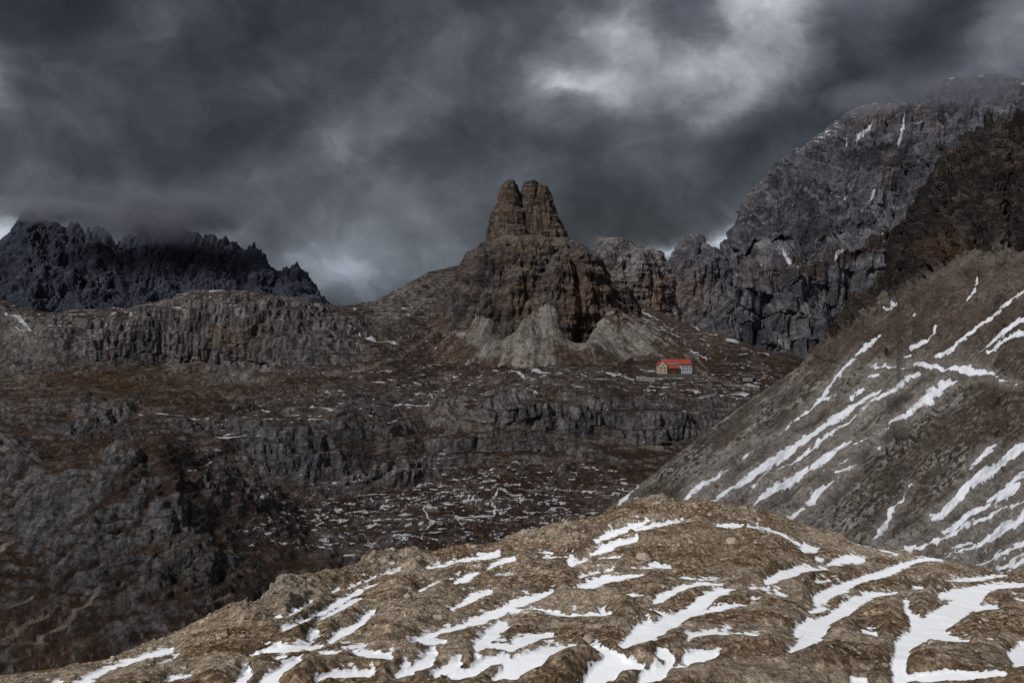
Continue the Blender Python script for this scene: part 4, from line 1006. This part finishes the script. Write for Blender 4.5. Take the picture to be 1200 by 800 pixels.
def boulder(px, py, size, label, k):
    import bmesh
    d = (fg[0]-px)**2+(fg[1]-py)**2
    i = np.unravel_index(np.argmin(d), d.shape); loc = fg[2][i]
    bm = bmesh.new(); bmesh.ops.create_icosphere(bm, subdivisions=4, radius=1)
    V = np.array([v.co[:] for v in bm.verts])
    q = V*1.0+k*7.7
    r = 1+.35*fbm(q, 1.1, 3, seed=k)+.22*ridged(q, .8, 4, seed=k+3)
    for a in range(5):   # a few flat fracture faces
        nrm = np.random.default_rng(k*10+a).normal(size=3); nrm /= np.linalg.norm(nrm)
        dd = (V*r[:, None])@nrm; r = np.where(dd > .8, r*(.8/np.maximum(dd, .01)), r)
    V = V*r[:, None]*np.array([1.25, 1, .8])*size
    for v, c in zip(bm.verts, V): v.co = c
    me = bpy.data.meshes.new('boulder'); bm.to_mesh(me); bm.free()
    me.materials.append(stone_m)
    o = bpy.data.objects.new('boulder', me); COL.objects.link(o); o.location = (loc[0], loc[1], loc[2]+size*.15)
    o.rotation_euler = (0, 0, k*1.3)
    o['label'] = label; o['category'] = 'boulder'; o['group'] = 'boulders on the near hillside'

boulder(272, 783, .60, 'pale boulder on rust coloured turf near the bottom left corner', 1)
boulder(752, 655, 1.6, 'pale rounded boulder with snow on its right, on the middle knoll', 2)
boulder(1038, 792, .42, 'small reddish boulder beside the big snow patch at bottom right', 3)
boulder(858, 642, 1.7, 'weathered boulder on the flank of the central brown knoll', 4)
boulder(884, 716, .75, 'grey boulder right of the long central snow drift', 5)
boulder(690, 755, .8, 'flat pale boulder between two snow patches at bottom centre', 6)
boulder(515, 730, .9, 'angular boulder above the left snow tongues', 7)

def scatter():
    px, py, P, sd = fg
    R = np.random.default_rng(3)
    n = 26000
    i = R.integers(0, px.shape[0], n); j = R.integers(0, 545, n)
    D = P[i, j, 1]
    cl = fbm(P[i, j], 14, 4, seed=77)
    ok = (sd[i, j] > 1.5) & (R.random(n) < np.clip(.45+1.5*cl, .05, 1))
    i, j, D = i[ok], j[ok], D[ok]; n = len(i)
    sz = D/S*(.5+R.pareto(2.8, n)*.75); sz = np.clip(sz, 0, D/S*4.5)
    base = P[i, j]
    ang = R.random(n)*6.28
    V = IV[None]*(1+.35*(R.random((n, len(IV), 1))-.5))
    V = V*np.stack([1+.5*R.random(n), 1+.3*R.random(n), .55+.3*R.random(n)], -1)[:, None]
    ca, sa = np.cos(ang)[:, None], np.sin(ang)[:, None]
    X = V[..., 0]*ca-V[..., 1]*sa; Y = V[..., 0]*sa+V[..., 1]*ca
    V = np.stack([X, Y, V[..., 2]], -1)*sz[:, None, None]+base[:, None]
    f = (IF[None]+(np.arange(n)*len(IV))[:, None, None]).reshape(-1, 3)
    me = bpy.data.meshes.new('stones'); me.vertices.add(n*len(IV)); me.vertices.foreach_set('co', V.astype(F32).ravel())
    me.loops.add(f.size); me.loops.foreach_set('vertex_index', f.ravel().astype(np.int32))
    me.polygons.add(len(f)); me.polygons.foreach_set('loop_start', (np.arange(len(f))*3).astype(np.int32)); me.update(calc_edges=True)
    ca = me.color_attributes.new('Tone', 'FLOAT_COLOR', 'POINT')
    tone = (.35+.75*R.random(n))[:, None]*np.array([.30, .25, .195])
    c4 = np.ones((n, len(IV), 4), F32); c4[..., :3] = tone[:, None]; ca.data.foreach_set('color', c4.ravel())
    m = bpy.data.materials.new('loose stones'); m.use_nodes = True; t = NT(m.node_tree); bs = t.n['Principled BSDF']
    bs.inputs['Roughness'].default_value = .95; bs.inputs['Specular IOR Level'].default_value = .1
    at = t.new('ShaderNodeAttribute', attribute_name='Tone').outputs['Color']
    nz = t.noise(t.new('ShaderNodeTexCoord').outputs['Object'], 4, 4, .6)
    cc = t.new('ShaderNodeCombineColor'); k = t.ramp(nz, .3, .7, .7, 1.3)
    for a in range(3): t.put(cc.inputs[a], k)
    t.put(bs.inputs['Base Color'], t.mix(1.0, at, cc.outputs[0], 'MULTIPLY'))
    me.materials.append(m); o = bpy.data.objects.new('stones', me); COL.objects.link(o)
    o['kind'] = 'stuff'; o['label'] = 'loose pale stones strewn over the brown hillside'; o['category'] = 'stones'
scatter()

# ================================================================== MIST (real volumes around the summits)
def mist(cx, cy, D, hx, hz, hy, dens, seed, col=(.9, .92, 1.0)):
    import bmesh
    bm = bmesh.new(); bmesh.ops.create_icosphere(bm, subdivisions=3, radius=1)
    me = bpy.data.meshes.new('cloud'); bm.to_mesh(me); bm.free()
    o = bpy.data.objects.new('cloud', me); COL.objects.link(o); o['kind'] = 'structure'
    o.location = ((cx-600)/S*D, D, (HZ-cy)/S*D); o.scale = (hx/S*D, hy, hz/S*D)
    m = bpy.data.materials.new('mist'); m.use_nodes = True; t = NT(m.node_tree); t.n.clear()
    out = t.new('ShaderNodeOutputMaterial'); v = t.new('ShaderNodeVolumePrincipled'); t.l.new(v.outputs[0], out.inputs['Volume'])
    v.inputs['Color'].default_value = col+(1,); v.inputs['Anisotropy'].default_value = .2
    ob = t.new('ShaderNodeTexCoord').outputs['Object']
    ln = t.new('ShaderNodeVectorMath', operation='LENGTH'); t.put(ln.inputs[0], ob)
    fall = t.ramp(ln.outputs['Value'], 1.0, .25, 0, 1, True)
    mp = t.new('ShaderNodeVectorMath', operation='ADD'); t.put(mp.inputs[0], t.vscale(ob, (2.2*hx/hz/2.2, 1, 1))); mp.inputs[1].default_value = (seed*3.1, seed*1.7, 0)
    nz = t.noise(mp.outputs[0], 1.5, 5, .6, .4)
    d = t.m('MULTIPLY', t.ramp(t.m('ADD', nz, t.m('MULTIPLY', fall, .35)), .55, .85, 0, 1), dens)
    t.put(v.inputs['Density'], t.m('MULTIPLY', d, fall))
    me.materials.append(m)
    return o
mist(190, 254, 4750, 150, 46, 320, .015, 1, (.27, .28, .34))
mist(60, 246, 4700, 85, 24, 280, .012, 2, (.30, .31, .37))
mist(1010, 116, 2650, 85, 32, 200, .0065, 3, (.38, .39, .45))
mist(1140, 104, 2600, 115, 36, 220, .006, 4, (.30, .31, .37))

# ================================================================== CAMERA, SUN, SKY
cam = bpy.data.cameras.new('camera'); co = bpy.data.objects.new('camera', cam); COL.objects.link(co)
co.location = (0, 0, 0); co.rotation_euler = (math.radians(90), 0, 0)
cam.lens = 35; cam.sensor_width = 36; cam.sensor_fit = 'HORIZONTAL'; cam.shift_y = -60/1200
cam.clip_start = 1; cam.clip_end = 60000
scene.camera = co

SUN_EL, SUN_AZ = math.radians(40), math.radians(222)    # azimuth from +Y clockwise: behind the camera, to the left
sd_ = (math.cos(SUN_EL)*math.sin(SUN_AZ), math.cos(SUN_EL)*math.cos(SUN_AZ), math.sin(SUN_EL))
from mathutils import Vector
sl = bpy.data.lights.new('sun', 'SUN'); sl.energy = 3.9; sl.angle = math.radians(7); sl.color = (1, .97, .92)
so = bpy.data.objects.new('sun', sl); COL.objects.link(so); so.rotation_euler = Vector(sd_).to_track_quat('Z', 'Y').to_euler()

w = bpy.data.worlds.new('World'); scene.world = w; w.use_nodes = True
t = NT(w.node_tree); t.n.clear()
out = t.new('ShaderNodeOutputWorld'); bg = t.new('ShaderNodeBackground'); t.l.new(bg.outputs[0], out.inputs[0])
skyt = t.new('ShaderNodeTexSky', sky_type='NISHITA'); skyt.sun_disc = False; skyt.sun_elevation = SUN_EL; skyt.sun_rotation = SUN_AZ
gen = t.new('ShaderNodeTexCoord').outputs['Generated']
sep = t.new('ShaderNodeSeparateXYZ'); t.put(sep.inputs[0], gen)
az = t.m('ARCTAN2', sep.outputs[0], sep.outputs[1]); el = t.m('ARCSINE', sep.outputs[2])
U = t.m('MULTIPLY', az, S); V_ = t.m('MULTIPLY', el, S)        # degrees of sky, scaled
cmb = t.new('ShaderNodeCombineXYZ'); t.put(cmb.inputs[0], az); t.put(cmb.inputs[1], t.m('MULTIPLY', el, 1.7))
P_ = cmb.outputs[0]
# slow swirl of the cloud field
wn = t.new('ShaderNodeTexNoise'); t.put(wn.inputs['Vector'], P_); wn.inputs['Scale'].default_value = 5; wn.inputs['Detail'].default_value = 6; wn.inputs['Roughness'].default_value = .58
ws = t.new('ShaderNodeSeparateColor'); t.put(ws.inputs[0], wn.outputs['Color'])
U2 = t.m('ADD', U, t.m('MULTIPLY', t.m('SUBTRACT', ws.outputs[0], .5), 170))
V2 = t.m('ADD', V_, t.m('MULTIPLY', t.m('SUBTRACT', ws.outputs[1], .5), 110))
def sky_blob(px, py, sx, sy, rot, amp):
    u0 = math.atan((px-600)/S)*S; v0 = math.atan((HZ-py)/S*math.cos(math.atan((px-600)/S)))*S
    a = math.radians(rot); c, s = math.cos(a), math.sin(a)
    du = t.m('SUBTRACT', U2, u0); dv = t.m('SUBTRACT', V2, v0)
    X = t.m('MULTIPLY', t.m('ADD', t.m('MULTIPLY', du, c), t.m('MULTIPLY', dv, s)), 1/sx)
    Y = t.m('MULTIPLY', t.m('SUBTRACT', t.m('MULTIPLY', dv, c), t.m('MULTIPLY', du, s)), 1/sy)
    r = t.m('ADD', t.m('MULTIPLY', X, X), t.m('MULTIPLY', Y, Y))
    return t.m('MULTIPLY', t.m('EXPONENT', t.m('MULTIPLY', r, -1)), amp)
acc = None
for b in [(800,85,125,48,8,1.7),(690,60,50,60,-20,.8),(730,22,75,42,-10,.9),(890,50,60,50,20,.9),(905,-20,130,34,0,1.7),(668,97,42,16,-5,1.2),(845,128,45,18,20,.7),
          (640,155,110,30,0,-.35),(230,175,150,46,8,-.5),(430,150,110,46,25,.95),(520,235,130,40,12,.65),(1010,85,150,36,35,-.65),(1060,30,60,50,0,-.35),
          (1180,40,60,70,0,.8),(775,288,70,13,5,2.1),(850,272,45,13,10,1.8),(-5,264,50,26,0,2.2),(410,310,130,44,0,.85),(-5,95,26,46,0,1.2),
          (120,20,260,40,0,-.25),(800,235,190,26,8,-.35),(330,240,70,14,20,.3),(560,50,130,24,15,.3),(740,170,80,22,20,.45),(290,272,30,14,0,.5),(330,100,90,20,30,.35),(900,170,60,40,30,.25),(90,215,160,14,-4,.3)]:
    g = sky_blob(*b); acc = g if acc is None else t.m('ADD', acc, g)
n1 = t.noise(P_, 4.6, 10, .6, .35)
n2n = t.new('ShaderNodeCombineXYZ'); t.put(n2n.inputs[0], U2); t.put(n2n.inputs[1], V2)
n2 = t.noise(n2n.outputs[0], .011, 8, .6, .3)
lg = t.m('ADD', acc, t.m('MULTIPLY', t.m('SUBTRACT', n1, .5), 2.0))
lg = t.m('ADD', lg, t.m('MULTIPLY', t.m('SUBTRACT', n2, .5), 2.3))
pv = t.new('ShaderNodeTexVoronoi', feature='SMOOTH_F1'); t.put(pv.inputs['Vector'], n2n.outputs[0]); pv.inputs['Scale'].default_value = .0105; pv.inputs['Smoothness'].default_value = .8
pv.inputs['Detail'].default_value = 2.5; pv.inputs['Roughness'].default_value = .45
lg = t.m('ADD', lg, t.m('MULTIPLY', t.m('SUBTRACT', .45, pv.outputs['Distance']), .9))
# unseen cloud overhead and behind the camera, brightened to add ambient fill
over = t.ramp(el, math.radians(20), math.radians(55), 0, 1.95, True)
back = t.ramp(sep.outputs[1], .25, -.5, 0, 1.35, True)
lg = t.m('ADD', lg, t.m('MAXIMUM', over, back))
lum = t.m('MULTIPLY', t.m('EXPONENT', lg), .083)
lum = t.m('MINIMUM', lum, .62)
tint = t.mix(t.ramp(lum, .03, .3), (.89, .94, 1.18, 1), (.95, 1.0, 1.07, 1))
low = t.ramp(el, math.radians(1), math.radians(7), 1, 0)
tint = t.mix(t.m('MULTIPLY', low, .6), tint, (.80, .97, 1.22, 1))
cc = t.new('ShaderNodeCombineColor')
for a in range(3): t.put(cc.inputs[a], lum)
cloud = t.mix(1.0, tint, cc.outputs[0], 'MULTIPLY')
skyc = t.mix(1.0, skyt.outputs[0], (.05, .05, .05, 1), 'MULTIPLY')
final = t.mix(.94, skyc, cloud)
t.put(bg.inputs[0], final); bg.inputs[1].default_value = 1.0
w.cycles.sampling_method = 'MANUAL'; w.cycles.sample_map_resolution = 512

scene.view_settings.view_transform = 'Standard'; scene.view_settings.look = 'None'; scene.view_settings.exposure = 0
scene.cycles.max_bounces = 4; scene.cycles.diffuse_bounces = 2; scene.cycles.volume_bounces = 2
scene.cycles.volume_step_rate = 2.0; scene.cycles.volume_max_steps = 64
scene.cycles.use_denoising = False
scene.render.use_persistent_data = False
